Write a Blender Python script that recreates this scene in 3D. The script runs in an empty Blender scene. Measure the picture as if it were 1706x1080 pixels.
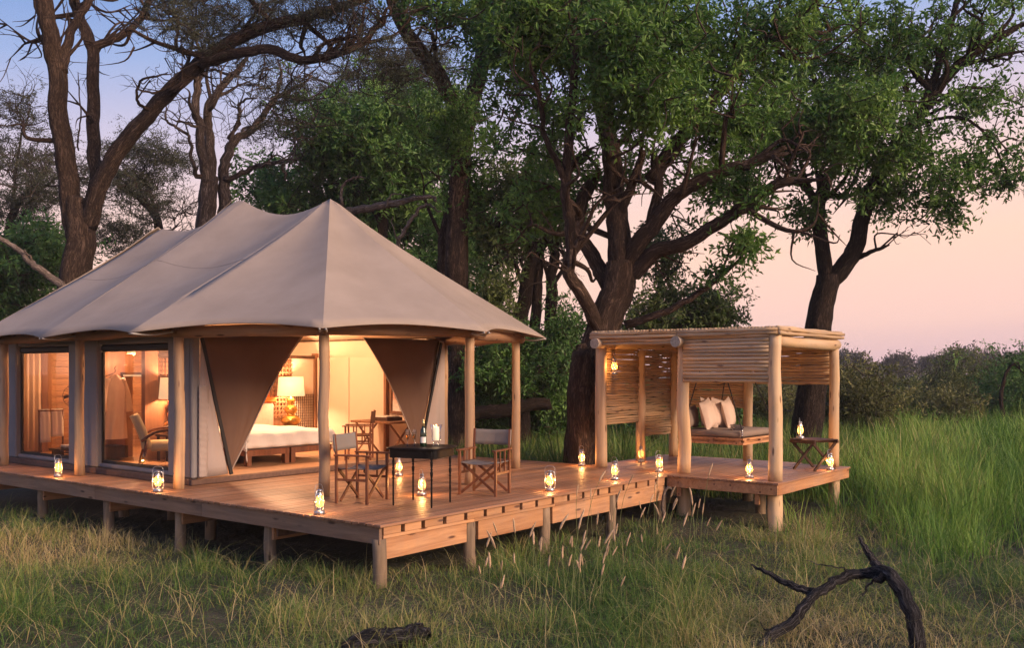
import bpy, bmesh, math, random
import numpy as np
from mathutils import Vector, Matrix

# ------------------------------------------------------------------ camera, sky, sun, exposure
S = bpy.context.scene
COL = S.collection
TH = math.radians(38.144)
CAMX, CAMY, CAMZ = -7.400, -7.646, 1.70
FWD = np.array([math.cos(TH), math.sin(TH)])
RGT = np.array([math.sin(TH), -math.cos(TH)])
FPX = 1600.0
cam = bpy.data.cameras.new('camera')
camo = bpy.data.objects.new('camera', cam)
COL.objects.link(camo)
camo.location = (CAMX, CAMY, CAMZ)
camo.rotation_euler = (math.pi / 2, 0, TH - math.pi / 2)
cam.sensor_width = 36.0
cam.lens = 36.0 * FPX / 1706.0
cam.shift_y = 77.0 / 1706.0
cam.clip_end = 3000
S.camera = camo

def nd(nt, typ, **kw):
    n = nt.nodes.new(typ)
    for k, v in kw.items():
        if k.startswith('i_'):
            key = k[2:]
            n.inputs[int(key) if key.isdigit() else key].default_value = v
        else:
            setattr(n, k, v)
    return n

def ramp(nt, stops, interp='LINEAR'):
    r = nt.nodes.new('ShaderNodeValToRGB')
    e = r.color_ramp.elements
    while len(e) < len(stops):
        e.new(0.5)
    for el, (p, c) in zip(e, stops):
        el.position = p
        el.color = (c[0], c[1], c[2], 1)
    r.color_ramp.interpolation = interp
    return r

W = bpy.data.worlds.new('World')
S.world = W
W.use_nodes = True
nt = W.node_tree
nt.nodes.clear()
tc = nd(nt, 'ShaderNodeTexCoord')
sep = nd(nt, 'ShaderNodeSeparateXYZ')
nt.links.new(tc.outputs['Generated'], sep.inputs[0])
dot = nd(nt, 'ShaderNodeVectorMath', operation='DOT_PRODUCT')
dot.inputs[1].default_value = (RGT[0], RGT[1], 0)
nt.links.new(tc.outputs['Generated'], dot.inputs[0])
ma = nd(nt, 'ShaderNodeMath', operation='MULTIPLY_ADD', i_1=-0.07)
nt.links.new(dot.outputs['Value'], ma.inputs[0])
nt.links.new(sep.outputs[2], ma.inputs[2])
mr = nd(nt, 'ShaderNodeMapRange', i_1=-0.1, i_2=0.9)
nt.links.new(ma.outputs[0], mr.inputs[0])
cr = ramp(nt, [(0.0, (.42, .30, .33)), (0.085, (.76, .50, .52)), (0.12, (.94, .61, .53)), (0.20, (1.02, .66, .52)),
               (0.275, (.90, .65, .60)), (0.345, (.62, .56, .71)), (0.415, (.34, .44, .72)), (0.49, (.17, .31, .64)), (1.0, (.11, .21, .47))])
nt.links.new(mr.outputs[0], cr.inputs[0])
bg = nd(nt, 'ShaderNodeBackground', i_1=.91)
nt.links.new(cr.outputs[0], bg.inputs[0])
wo = nd(nt, 'ShaderNodeOutputWorld')
nt.links.new(bg.outputs[0], wo.inputs[0])

sun = bpy.data.lights.new('sun', 'SUN')
sun.energy = 4.3
sun.angle = math.radians(22)
sun.color = (1.0, .70, .49)
suno = bpy.data.objects.new('sun', sun)
COL.objects.link(suno)
SUNDIR = Vector((0.05, -1.0, 0.42)).normalized()
suno.rotation_euler = SUNDIR.to_track_quat('Z', 'Y').to_euler()
suno.location = (0, -30, 30)

S.view_settings.view_transform = 'Standard'
S.view_settings.look = 'None'
S.view_settings.exposure = 0.30
S.view_settings.gamma = 1.0
S.render.engine = 'CYCLES'
S.cycles.use_denoising = True
S.cycles.max_bounces = 6
S.cycles.diffuse_bounces = 3
S.cycles.use_adaptive_sampling = True
S.cycles.adaptive_threshold = .03
S.cycles.transparent_max_bounces = 16
S.cycles.caustics_reflective = False
S.cycles.caustics_refractive = False
S.cycles.sample_clamp_indirect = 4.0

# ------------------------------------------------------------------ helpers
RNG = np.random.default_rng(7)
random.seed(7)

def at(px, py, d):
    """photograph measurement (1706x1080) at a depth of d metres -> world point"""
    l = (px - 853.0) / FPX * d
    return np.array([CAMX + d * FWD[0] + l * RGT[0], CAMY + d * FWD[1] + l * RGT[1], CAMZ - (py - 617.0) / FPX * d])

def tag(o, label=None, cat=None, group=None, kind=None):
    if label: o['label'] = label
    if cat: o['category'] = cat
    if group: o['group'] = group
    if kind: o['kind'] = kind
    return o

def empty(name, loc, label=None, cat=None, group=None, rz=0.0):
    o = bpy.data.objects.new(name, None)
    COL.objects.link(o)
    o.location = loc
    o.rotation_euler = (0, 0, rz)
    o.empty_display_size = 0.1
    return tag(o, label, cat, group)

def link(name, me, parent=None, loc=(0, 0, 0), rot=(0, 0, 0)):
    o = bpy.data.objects.new(name, me)
    COL.objects.link(o)
    if parent is not None: o.parent = parent
    o.location = loc
    o.rotation_euler = rot
    return o

def copy_tree(o, parent=None):
    c = o.copy()
    COL.objects.link(c)
    c.parent = parent
    for ch in [x for x in o.children]:
        copy_tree(ch, c)
    return c

class MB:
    def __init__(self):
        self.v, self.q, self.t, self.a, self.w, self.n = [], [], [], [], [], 0
    def add(self, v, q=None, t=None, a=None, w=None):
        v = np.asarray(v, float)
        self.w.append(np.zeros((len(v), 3)) if w is None else w)
        if q is not None and len(q): self.q.append(np.asarray(q, int) + self.n)
        if t is not None and len(t): self.t.append(np.asarray(t, int) + self.n)
        self.v.append(v)
        self.a.append(np.zeros(len(v)) if a is None else np.asarray(a, float))
        self.n += len(v)
        return self
    def mesh(self, name, mat, smooth=True, origin=(0, 0, 0), attr=False):
        v = np.concatenate(self.v) - np.asarray(origin, float)
        q = np.concatenate(self.q) if self.q else np.zeros((0, 4), int)
        t = np.concatenate(self.t) if self.t else np.zeros((0, 3), int)
        me = bpy.data.meshes.new(name)
        me.vertices.add(len(v))
        me.vertices.foreach_set('co', v.astype(np.float32).ravel())
        nl = q.size + t.size
        me.loops.add(nl)
        me.loops.foreach_set('vertex_index', np.concatenate([q.ravel(), t.ravel()]).astype(np.int32))
        me.polygons.add(len(q) + len(t))
        st = np.concatenate([np.arange(len(q)) * 4, q.size + np.arange(len(t)) * 3]).astype(np.int32)
        me.polygons.foreach_set('loop_start', st)
        try:
            me.polygons.foreach_set('loop_total', np.concatenate([np.full(len(q), 4), np.full(len(t), 3)]).astype(np.int32))
        except Exception:
            pass
        me.polygons.foreach_set('use_smooth', np.full(len(q) + len(t), bool(smooth)))
        if attr:
            at_ = me.attributes.new('tone', 'FLOAT', 'POINT')
            at_.data.foreach_set('value', np.concatenate(self.a).astype(np.float32))
        if any(w.any() for w in self.w[:2]):
            at_ = me.attributes.new('grain', 'FLOAT_VECTOR', 'POINT')
            at_.data.foreach_set('vector', np.concatenate(self.w).astype(np.float32).ravel())
        me.update(calc_edges=True)
        me.materials.append(mat)
        return me
    def build(self, name, mat, parent=None, smooth=True, attr=False):
        org = tuple(parent.location) if parent is not None else (0, 0, 0)
        if parent is not None and parent.parent is not None:
            org = tuple(Vector(org) + parent.parent.location)
        return link(name, self.mesh(name, mat, smooth, org, attr), parent)

def box(lo, hi):
    x0, y0, z0 = lo; x1, y1, z1 = hi
    v = [(x0, y0, z0), (x1, y0, z0), (x1, y1, z0), (x0, y1, z0), (x0, y0, z1), (x1, y0, z1), (x1, y1, z1), (x0, y1, z1)]
    q = [(0, 3, 2, 1), (4, 5, 6, 7), (0, 1, 5, 4), (1, 2, 6, 5), (2, 3, 7, 6), (3, 0, 4, 7)]
    return v, q

def boxes(*bb):
    m = MB()
    for lo, hi in bb:
        v, q = box(lo, hi); m.add(v, q)
    return m

def bevbox(lo, hi, b):
    """chamfered box: 24 verts"""
    lo = np.array(lo, float); hi = np.array(hi, float)
    bm = bmesh.new()
    v, q = box(lo, hi)
    vs = [bm.verts.new(c) for c in v]
    for f in q: bm.faces.new([vs[i] for i in f])
    bmesh.ops.bevel(bm, geom=bm.edges[:], offset=b, segments=1, affect='EDGES')
    bm.verts.index_update()
    vv = [tuple(x.co) for x in bm.verts]
    qq = [[x.index for x in f.verts] for f in bm.faces if len(f.verts) == 4]
    tt = [[x.index for x in f.verts] for f in bm.faces if len(f.verts) == 3]
    bm.free()
    return vv, qq, tt

def frames(P):
    P = np.asarray(P, float)
    T = np.gradient(P, axis=0)
    T /= np.linalg.norm(T, axis=1)[:, None] + 1e-9
    ref = np.array([0, 0, 1.0]) if abs(T[0][2]) < 0.9 else np.array([1.0, 0, 0])
    U = np.zeros_like(P); V = np.zeros_like(P)
    u = np.cross(ref, T[0]); u /= np.linalg.norm(u)
    for i in range(len(P)):
        u = u - T[i] * u.dot(T[i]); u /= np.linalg.norm(u) + 1e-9
        U[i] = u; V[i] = np.cross(T[i], u)
    return U, V

def tube(m, P, R, n=8, cap=True, rough=0.0, ridges=0, rng=RNG, a=None, flat=1.0):
    P = np.asarray(P, float); R = np.broadcast_to(np.asarray(R, float), (len(P),))
    U, V = frames(P)
    th = np.arange(n) / n * 2 * math.pi
    k = len(P)
    rr = np.repeat(R[:, None], n, 1)
    if rough:
        prof = 1 + rough * rng.normal(size=n)[None, :] * 0.7 + rough * rng.normal(size=(k, n)) * 0.5
        if ridges:
            prof = prof + rough * np.cos(ridges * th[None, :] + np.cumsum(rng.normal(size=k) * .25)[:, None])
        rr = rr * prof
    v = P[:, None, :] + rr[:, :, None] * (np.cos(th)[None, :, None] * U[:, None, :] + flat * np.sin(th)[None, :, None] * V[:, None, :])
    v = v.reshape(-1, 3)
    ln = np.r_[0, np.cumsum(np.linalg.norm(np.diff(P, axis=0), axis=1))] + P[0][0] * 3.1
    gr = np.stack([R[:, None] * np.cos(th), R[:, None] * np.sin(th), np.repeat(ln[:, None], n, 1)], -1).reshape(-1, 3)
    i = np.arange(k - 1)[:, None] * n; j = np.arange(n)[None, :]; j2 = (j + 1) % n
    q = np.stack([i + j, i + j2, i + n + j2, i + n + j], -1).reshape(-1, 4)
    t = []
    if cap:
        gr = np.vstack([gr, [(0, 0, ln[0]), (0, 0, ln[-1])]])
        v = np.vstack([v, P[:1], P[-1:]])
        c0, c1 = k * n, k * n + 1
        t = [(c0, (x + 1) % n, x) for x in range(n)] + [(c1, (k - 1) * n + x, (k - 1) * n + (x + 1) % n) for x in range(n)]
    m.add(v, q, t, None if a is None else np.full(len(v), a), gr)
    return m

def lathe(m, prof, n=16, c=(0, 0, 0), cap=True):
    th = np.arange(n) / n * 2 * math.pi
    prof = np.asarray(prof, float)
    k = len(prof)
    v = np.stack([prof[:, None, 0] * np.cos(th) + c[0], prof[:, None, 0] * np.sin(th) + c[1], np.repeat(prof[:, 1:2], n, 1) + c[2]], -1).reshape(-1, 3)
    i = np.arange(k - 1)[:, None] * n; j = np.arange(n)[None, :]; j2 = (j + 1) % n
    q = np.stack([i + j, i + j2, i + n + j2, i + n + j], -1).reshape(-1, 4)
    t = []
    if cap:
        v = np.vstack([v, [(c[0], c[1], prof[0, 1] + c[2]), (c[0], c[1], prof[-1, 1] + c[2])]])
        c0, c1 = k * n, k * n + 1
        t = [(c0, (x + 1) % n, x) for x in range(n)] + [(c1, (k - 1) * n + x, (k - 1) * n + (x + 1) % n) for x in range(n)]
    m.add(v, q, t)
    return m

def bar(m, p0, p1, w, h, up=(0, 0, 1)):
    p0 = np.array(p0, float); p1 = np.array(p1, float)
    T = p1 - p0; T /= np.linalg.norm(T)
    up = np.array(up, float)
    if abs(T.dot(up)) > 0.98: up = np.array([0, 1.0, 0])
    U = np.cross(up, T); U /= np.linalg.norm(U)
    V = np.cross(T, U)
    v = []
    for p in (p0, p1):
        for a, b in ((-1, -1), (1, -1), (1, 1), (-1, 1)):
            v.append(p + U * a * w / 2 + V * b * h / 2)
    q = [(0, 3, 2, 1), (4, 5, 6, 7), (0, 1, 5, 4), (1, 2, 6, 5), (2, 3, 7, 6), (3, 0, 4, 7)]
    m.add(v, q)
    return m

def spline(pts, sub=6):
    P = np.asarray(pts, float)
    if len(P) < 3:
        s = np.linspace(0, 1, sub + 1)[:, None]
        return P[0] * (1 - s) + P[-1] * s
    Q = np.vstack([2 * P[0] - P[1], P, 2 * P[-1] - P[-2]])
    out = []
    for i in range(1, len(Q) - 2):
        s = np.linspace(0, 1, sub, endpoint=False)[:, None]
        a, b, c, d = Q[i - 1], Q[i], Q[i + 1], Q[i + 2]
        out.append(.5 * ((2 * b) + (-a + c) * s + (2 * a - 5 * b + 4 * c - d) * s ** 2 + (-a + 3 * b - 3 * c + d) * s ** 3))
    out.append(Q[-2][None])
    return np.vstack(out)

def sheet(m, fn, nu, nv):
    """fn(u,v)->xyz grid"""
    g = np.array([[fn(i / nu, j / nv) for j in range(nv + 1)] for i in range(nu + 1)]).reshape(-1, 3)
    i = np.arange(nu)[:, None] * (nv + 1); j = np.arange(nv)[None, :]
    q = np.stack([i + j, i + nv + 1 + j, i + nv + 2 + j, i + j + 1], -1).reshape(-1, 4)
    m.add(g, q)
    return m

def solid(o, t, off=0.0):
    md = o.modifiers.new('solid', 'SOLIDIFY')
    md.thickness = t; md.offset = off
    return o

# ------------------------------------------------------------------ materials
def base_mat(name):
    m = bpy.data.materials.new(name)
    m.use_nodes = True
    t = m.node_tree
    t.nodes.clear()
    o = nd(t, 'ShaderNodeOutputMaterial')
    p = nd(t, 'ShaderNodeBsdfPrincipled')
    t.links.new(p.outputs[0], o.inputs[0])
    return m, t, p, o

def objcoord(t, scale, rand=8.0):
    tc = nd(t, 'ShaderNodeTexCoord')
    oi = nd(t, 'ShaderNodeObjectInfo')
    mu = nd(t, 'ShaderNodeMath', operation='MULTIPLY', i_1=rand)
    t.links.new(oi.outputs['Random'], mu.inputs[0])
    ad = nd(t, 'ShaderNodeVectorMath', operation='ADD')
    t.links.new(tc.outputs['Object'], ad.inputs[0])
    t.links.new(mu.outputs[0], ad.inputs[1])
    mp = nd(t, 'ShaderNodeMapping')
    mp.inputs['Scale'].default_value = scale
    t.links.new(ad.outputs[0], mp.inputs[0])
    return mp, oi

def wood(name, dark, light, axis='x', scale=14.0, rough=.6, bump=.3, knots=True, var=.25, stretch=.07, spec=.3, wear=.28):
    m, t, p, o = base_mat(name)
    sc = [scale] * 3
    sc['xyz'.index(axis)] = scale * stretch
    mp, oi = objcoord(t, sc)
    n1 = nd(t, 'ShaderNodeTexNoise', i_Scale=1.0, i_Detail=6.0, i_Roughness=.65, i_Distortion=.6)
    t.links.new(mp.outputs[0], n1.inputs['Vector'])
    r = ramp(t, [(.30, dark), (.5, [(a + b) / 2 for a, b in zip(dark, light)]), (.72, light)])
    t.links.new(n1.outputs['Fac'], r.inputs[0])
    col = r.outputs[0]
    if knots:
        mp2, _ = objcoord(t, [2.2 if 'xyz'[i] == axis else 9.0 for i in range(3)])
        vo = nd(t, 'ShaderNodeTexVoronoi', i_Scale=1.0, i_Randomness=1.0)
        t.links.new(mp2.outputs[0], vo.inputs['Vector'])
        kr = ramp(t, [(.09, (1, 1, 1)), (.19, (0, 0, 0))])
        t.links.new(vo.outputs['Distance'], kr.inputs[0])
        mx = nd(t, 'ShaderNodeMix', data_type='RGBA')
        mx.inputs['B'].default_value = (dark[0] * .35, dark[1] * .28, dark[2] * .25, 1)
        t.links.new(kr.outputs[0], mx.inputs['Factor'])
        t.links.new(col, mx.inputs['A'])
        col = mx.outputs['Result']
    tcw = nd(t, 'ShaderNodeTexCoord')
    gmw = nd(t, 'ShaderNodeNewGeometry')
    nw = nd(t, 'ShaderNodeTexNoise', i_Scale=1.4, i_Detail=6.0, i_Roughness=.68)
    t.links.new(gmw.outputs['Position'], nw.inputs['Vector'])
    rw = ramp(t, [(.40, (0, 0, 0)), (.68, (1, 1, 1))])
    t.links.new(nw.outputs['Fac'], rw.inputs[0])
    mw = nd(t, 'ShaderNodeMath', operation='MULTIPLY', i_1=wear); t.links.new(rw.outputs[0], mw.inputs[0])
    mxw = nd(t, 'ShaderNodeMix', data_type='RGBA')
    g_ = sum(dark) / 3 * .8 + sum(light) / 3 * .2
    mxw.inputs['B'].default_value = (g_ * 1.05, g_ * .98, g_ * .92, 1)
    t.links.new(mw.outputs[0], mxw.inputs['Factor']); t.links.new(col, mxw.inputs['A'])
    col = mxw.outputs['Result']
    hv = nd(t, 'ShaderNodeHueSaturation')
    ml = nd(t, 'ShaderNodeMath', operation='MULTIPLY_ADD', i_1=var, i_2=1 - var / 2)
    t.links.new(oi.outputs['Random'], ml.inputs[0])
    t.links.new(ml.outputs[0], hv.inputs['Value'])
    t.links.new(col, hv.inputs['Color'])
    t.links.new(hv.outputs[0], p.inputs['Base Color'])
    p.inputs['Roughness'].default_value = rough
    p.inputs['Specular IOR Level'].default_value = spec
    bp = nd(t, 'ShaderNodeBump', i_Strength=bump, i_Distance=.01)
    t.links.new(n1.outputs['Fac'], bp.inputs['Height'])
    t.links.new(bp.outputs[0], p.inputs['Normal'])
    return m

def plain(name, col, rough=.6, metal=0.0, nscale=20.0, var=.25, bump=.1, spec=.4, bscale=None, sheen=0.0):
    m, t, p, o = base_mat(name)
    mp, oi = objcoord(t, (1, 1, 1))
    n1 = nd(t, 'ShaderNodeTexNoise', i_Scale=nscale, i_Detail=5.0, i_Roughness=.6)
    t.links.new(mp.outputs[0], n1.inputs['Vector'])
    r = ramp(t, [(.3, [c * (1 - var) for c in col]), (.7, [min(1, c * (1 + var * .6)) for c in col])])
    t.links.new(n1.outputs['Fac'], r.inputs[0])
    t.links.new(r.outputs[0], p.inputs['Base Color'])
    p.inputs['Roughness'].default_value = rough
    p.inputs['Metallic'].default_value = metal
    p.inputs['Specular IOR Level'].default_value = spec
    if sheen: p.inputs['Sheen Weight'].default_value = sheen
    n2 = n1
    if bscale:
        n2 = nd(t, 'ShaderNodeTexNoise', i_Scale=bscale, i_Detail=2.0)
        t.links.new(mp.outputs[0], n2.inputs['Vector'])
    bp = nd(t, 'ShaderNodeBump', i_Strength=bump, i_Distance=.01)
    t.links.new(n2.outputs['Fac'], bp.inputs['Height'])
    t.links.new(bp.outputs[0], p.inputs['Normal'])
    return m

def cloth(name, col, trans=0.0, var=.15, folds=None, tcol=None):
    """woven canvas, optionally letting some light through"""
    m, t, p, o = base_mat(name)
    mp, oi = objcoord(t, (1, 1, 1))
    n1 = nd(t, 'ShaderNodeTexNoise', i_Scale=1.3, i_Detail=6.0, i_Roughness=.6)
    t.links.new(mp.outputs[0], n1.inputs['Vector'])
    r = ramp(t, [(.3, [c * (1 - var) for c in col]), (.7, [min(1, c * (1 + var * .5)) for c in col])])
    t.links.new(n1.outputs['Fac'], r.inputs[0])
    t.links.new(r.outputs[0], p.inputs['Base Color'])
    p.inputs['Roughness'].default_value = .85
    p.inputs['Specular IOR Level'].default_value = .15
    n2 = nd(t, 'ShaderNodeTexNoise', i_Scale=folds or 5.0, i_Detail=4.0)
    t.links.new(mp.outputs[0], n2.inputs['Vector'])
    n3 = nd(t, 'ShaderNodeTexNoise', i_Scale=220.0, i_Detail=1.0)
    t.links.new(mp.outputs[0], n3.inputs['Vector'])
    b1 = nd(t, 'ShaderNodeBump', i_Strength=.35, i_Distance=.03)
    t.links.new(n2.outputs['Fac'], b1.inputs['Height'])
    b2 = nd(t, 'ShaderNodeBump', i_Strength=.25, i_Distance=.002)
    t.links.new(n3.outputs['Fac'], b2.inputs['Height'])
    t.links.new(b1.outputs[0], b2.inputs['Normal'])
    t.links.new(b2.outputs[0], p.inputs['Normal'])
    if trans:
        tr = nd(t, 'ShaderNodeBsdfTranslucent')
        tr.inputs[0].default_value = (*(tcol or col), 1)
        mx = nd(t, 'ShaderNodeMixShader', i_0=trans)
        t.links.new(p.outputs[0], mx.inputs[1])
        t.links.new(tr.outputs[0], mx.inputs[2])
        t.links.new(mx.outputs[0], o.inputs[0])
    return m

def glass(name, tint=(1, 1, 1), refl=.08, fres=.6, frost=0.0):
    m, t, p, o = base_mat(name)
    t.nodes.remove(p)
    tr = nd(t, 'ShaderNodeBsdfTransparent'); tr.inputs[0].default_value = (*tint, 1)
    gl = nd(t, 'ShaderNodeBsdfGlossy'); gl.inputs['Roughness'].default_value = .03
    lw = nd(t, 'ShaderNodeLayerWeight', i_Blend=.25)
    ml = nd(t, 'ShaderNodeMath', operation='MULTIPLY_ADD', i_1=fres, i_2=refl)
    t.links.new(lw.outputs['Fresnel'], ml.inputs[0])
    mx = nd(t, 'ShaderNodeMixShader')
    t.links.new(ml.outputs[0], mx.inputs[0])
    t.links.new(tr.outputs[0], mx.inputs[1]); t.links.new(gl.outputs[0], mx.inputs[2])
    out = mx
    if frost:
        tl_ = nd(t, 'ShaderNodeBsdfTranslucent'); tl_.inputs[0].default_value = (1, .66, .34, 1)
        out = nd(t, 'ShaderNodeMixShader', i_0=frost)
        t.links.new(mx.outputs[0], out.inputs[1]); t.links.new(tl_.outputs[0], out.inputs[2])
    t.links.new(out.outputs[0], o.inputs[0])
    return m

def emit(name, col, strength):
    m, t, p, o = base_mat(name)
    p.inputs['Base Color'].default_value = (*col, 1)
    p.inputs['Emission Color'].default_value = (*col, 1)
    p.inputs['Emission Strength'].default_value = strength
    return m

def bark(name, dark, light, scale=9.0, bump=.8, stretch=.16):
    """fissured bark running along the limb ('grain' holds the position on and along it)"""
    m, t, p, o = base_mat(name)
    a = nd(t, 'ShaderNodeAttribute', attribute_name='grain')
    mp = nd(t, 'ShaderNodeMapping'); mp.inputs['Scale'].default_value = (scale, scale, scale * stretch)
    t.links.new(a.outputs['Vector'], mp.inputs[0])
    n0 = nd(t, 'ShaderNodeTexNoise', i_Scale=1.1, i_Detail=3.0)
    t.links.new(mp.outputs[0], n0.inputs['Vector'])
    n1 = nd(t, 'ShaderNodeTexNoise', i_Scale=2.2, i_Detail=8.0, i_Roughness=.72, i_Distortion=1.0)
    t.links.new(mp.outputs[0], n1.inputs['Vector'])
    # ridged noise -> long cracks
    sb = nd(t, 'ShaderNodeMath', operation='SUBTRACT', i_1=.5)
    t.links.new(n1.outputs['Fac'], sb.inputs[0])
    ab = nd(t, 'ShaderNodeMath', operation='ABSOLUTE'); t.links.new(sb.outputs[0], ab.inputs[0])
    m1 = nd(t, 'ShaderNodeMath', operation='MULTIPLY', i_1=6.0, use_clamp=True); t.links.new(ab.outputs[0], m1.inputs[0])
    mm = nd(t, 'ShaderNodeMath', operation='MULTIPLY')
    t.links.new(m1.outputs[0], mm.inputs[0]); t.links.new(n0.outputs['Fac'], mm.inputs[1])
    r = ramp(t, [(.05, dark), (.42, light), (.70, [min(1, c * 1.45) for c in light])])
    t.links.new(mm.outputs[0], r.inputs[0])
    t.links.new(r.outputs[0], p.inputs['Base Color'])
    p.inputs['Roughness'].default_value = .9
    p.inputs['Specular IOR Level'].default_value = .15
    bp = nd(t, 'ShaderNodeBump', i_Strength=bump, i_Distance=.05)
    t.links.new(m1.outputs[0], bp.inputs['Height'])
    t.links.new(bp.outputs[0], p.inputs['Normal'])
    return m

def leafmat(name, c0, c1, c2, trans=.35, nscale=.8):
    """tone attribute picks a leaf's own shade, noise shifts whole clumps"""
    m, t, p, o = base_mat(name)
    a = nd(t, 'ShaderNodeAttribute', attribute_name='tone')
    tc = nd(t, 'ShaderNodeTexCoord')
    n1 = nd(t, 'ShaderNodeTexNoise', i_Scale=nscale, i_Detail=3.0)
    t.links.new(tc.outputs['Object'], n1.inputs['Vector'])
    ad = nd(t, 'ShaderNodeMath', operation='MULTIPLY_ADD', i_1=1.7, i_2=-.62)
    t.links.new(n1.outputs['Fac'], ad.inputs[0])
    mm = nd(t, 'ShaderNodeMath', operation='MULTIPLY_ADD', i_1=.55)
    t.links.new(a.outputs['Fac'], mm.inputs[0]); t.links.new(ad.outputs[0], mm.inputs[2])
    r = ramp(t, [(.12, c0), (.5, c1), (.95, c2)])
    t.links.new(mm.outputs[0], r.inputs[0])
    t.links.new(r.outputs[0], p.inputs['Base Color'])
    p.inputs['Roughness'].default_value = .5
    p.inputs['Specular IOR Level'].default_value = .35
    tr = nd(t, 'ShaderNodeBsdfTranslucent')
    t.links.new(r.outputs[0], tr.inputs[0])
    mx = nd(t, 'ShaderNodeMixShader', i_0=trans)
    t.links.new(p.outputs[0], mx.inputs[1]); t.links.new(tr.outputs[0], mx.inputs[2])
    t.links.new(mx.outputs[0], o.inputs[0])
    return m

M = {}
M['deck'] = wood('decking_wood', (.21, .088, .043), (.42, .215, .115), 'x', 16, .42, .3, False, .55, .05, .45)
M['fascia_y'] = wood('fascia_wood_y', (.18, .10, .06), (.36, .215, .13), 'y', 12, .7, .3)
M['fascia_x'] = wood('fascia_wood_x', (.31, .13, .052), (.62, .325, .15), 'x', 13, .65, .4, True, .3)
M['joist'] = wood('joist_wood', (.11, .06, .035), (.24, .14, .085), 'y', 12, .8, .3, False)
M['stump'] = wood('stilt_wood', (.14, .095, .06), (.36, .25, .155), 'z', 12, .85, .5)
M['post'] = wood('tent_post_wood', (.30, .17, .09), (.58, .38, .22), 'z', 9, .6, .25)
M['beamlog'] = wood('tent_beam_wood', (.26, .15, .085), (.48, .31, .19), 'x', 8, .6, .25)
M['pale_z'] = wood('peeled_log_z', (.46, .28, .14), (.76, .53, .31), 'z', 8, .6, .4)
M['pale_x'] = wood('peeled_pole_x', (.42, .25, .12), (.74, .51, .29), 'x', 11, .62, .4, True, .4)
M['endgrain'] = plain('end_grain', (.42, .35, .28), .8, nscale=30, var=.4)
M['chair'] = wood('chair_wood', (.10, .032, .014), (.27, .095, .042), 'z', 18, .4, .15, False)
M['darkwood'] = wood('dark_furniture_wood', (.028, .013, .008), (.095, .042, .022), 'z', 14, .4, .15, False)
M['redwood'] = wood('red_panel_wood', (.17, .07, .032), (.33, .155, .075), 'z', 12, .5, .15, False)
M['slatwall'] = wood('bathroom_board_wood', (.27, .13, .06), (.45, .25, .125), 'x', 10, .5, .2, False)
M['roof'] = cloth('roof_canvas', (.35, .285, .24), .0, .14, 1.5)
M['wall'] = cloth('grey_tent_canvas', (.235, .22, .225), .0, .12)
M['flap'] = cloth('brown_flap_canvas', (.175, .105, .075), .12, .15, 3.0, (.25, .12, .07))
M['liner'] = cloth('pale_liner_canvas', (.50, .41, .37), .15, .12, 4.0)
M['cream'] = cloth('cream_liner', (.76, .62, .49), .0, .05)
M['white'] = cloth('white_linen', (.80, .76, .72), .0, .04, 6.0)
M['robe'] = cloth('pink_robe_cloth', (.74, .58, .50), .0, .08, 9.0)
M['greyseat'] = cloth('grey_canvas_seat', (.215, .185, .165), .0, .1)
M['khaki'] = cloth('khaki_mattress', (.235, .185, .155), .0, .1)
M['cushion'] = cloth('beige_cushion', (.58, .44, .36), .0, .08, 7.0)
M['brownleather'] = cloth('brown_leather', (.12, .055, .03), .0, .1)
M['orange'] = cloth('orange_leather', (.55, .15, .035), .0, .1)
M['armcloth'] = cloth('cream_upholstery', (.72, .60, .38), .0, .06)
M['plaster'] = plain('dark_plinth', (.13, .075, .055), .8)
M['black'] = plain('black_lacquer', (.007, .006, .006), .40, spec=.18, var=.3)
M['flute'] = glass('flute_glass', (.92, .92, .90), .16, .8)
M['blackedge'] = plain('black_binding', (.018, .016, .016), .6)
M['gold'] = plain('gilded_gourd', (.62, .36, .10), .28, .9, 12, .3)
M['steel'] = plain('lantern_steel', (.50, .50, .52), .32, .9, 30, .3)
M['chrome'] = plain('chrome', (.6, .6, .62), .2, 1.0)
M['glass'] = glass('clear_glass', (.97, .95, .92), .06)
M['globe'] = glass('lantern_globe_glass', (1.0, .93, .82), .05, .5, .07)
M['window'] = glass('window_vinyl', (.93, .9, .88), .012, .16)
M['greenglass'] = plain('bottle_glass', (.012, .03, .012), .08, spec=.8)
M['paper'] = plain('paper', (.78, .74, .68), .8)
M['foil'] = plain('gold_foil', (.6, .45, .22), .35, .8)
M['wax'] = emit('lit_candle_wax', (1.0, .80, .55), .55)
M['flame'] = emit('flame', (1.0, .52, .16), 3.0)
M['shade'] = emit('lit_lamp_shade', (1.0, .76, .44), .62)
M['rope'] = plain('dark_rope', (.02, .017, .016), .8)
M['strap'] = plain('grey_strap', (.40, .38, .36), .6)
M['book'] = plain('book_cover', (.05, .035, .035), .5)
M['bark'] = bark('brown_bark', (.040, .025, .018), (.19, .125, .09))
M['bark_dark'] = bark('dark_bark', (.020, .014, .011), (.085, .056, .043))
M['bark_pale'] = bark('pale_bark', (.065, .047, .039), (.27, .20, .165), 7.0)
M['deadwood'] = bark('bleached_wood', (.10, .075, .06), (.36, .28, .23), 10.0, .4)
M['charred'] = bark('charred_wood', (.020, .020, .022), (.20, .185, .19), 20.0, 1.0, .07)
M['twig'] = plain('twig_bark', (.045, .030, .023), .9)
M['leaf'] = leafmat('broad_leaf', (.020, .054, .012), (.095, .205, .038), (.26, .42, .085))
M['leaf2'] = leafmat('yellow_green_leaf', (.026, .048, .014), (.085, .135, .036), (.20, .25, .07))
M['acacia'] = leafmat('acacia_leaflet', (.022, .028, .017), (.058, .066, .036), (.11, .115, .06), .25)
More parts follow.
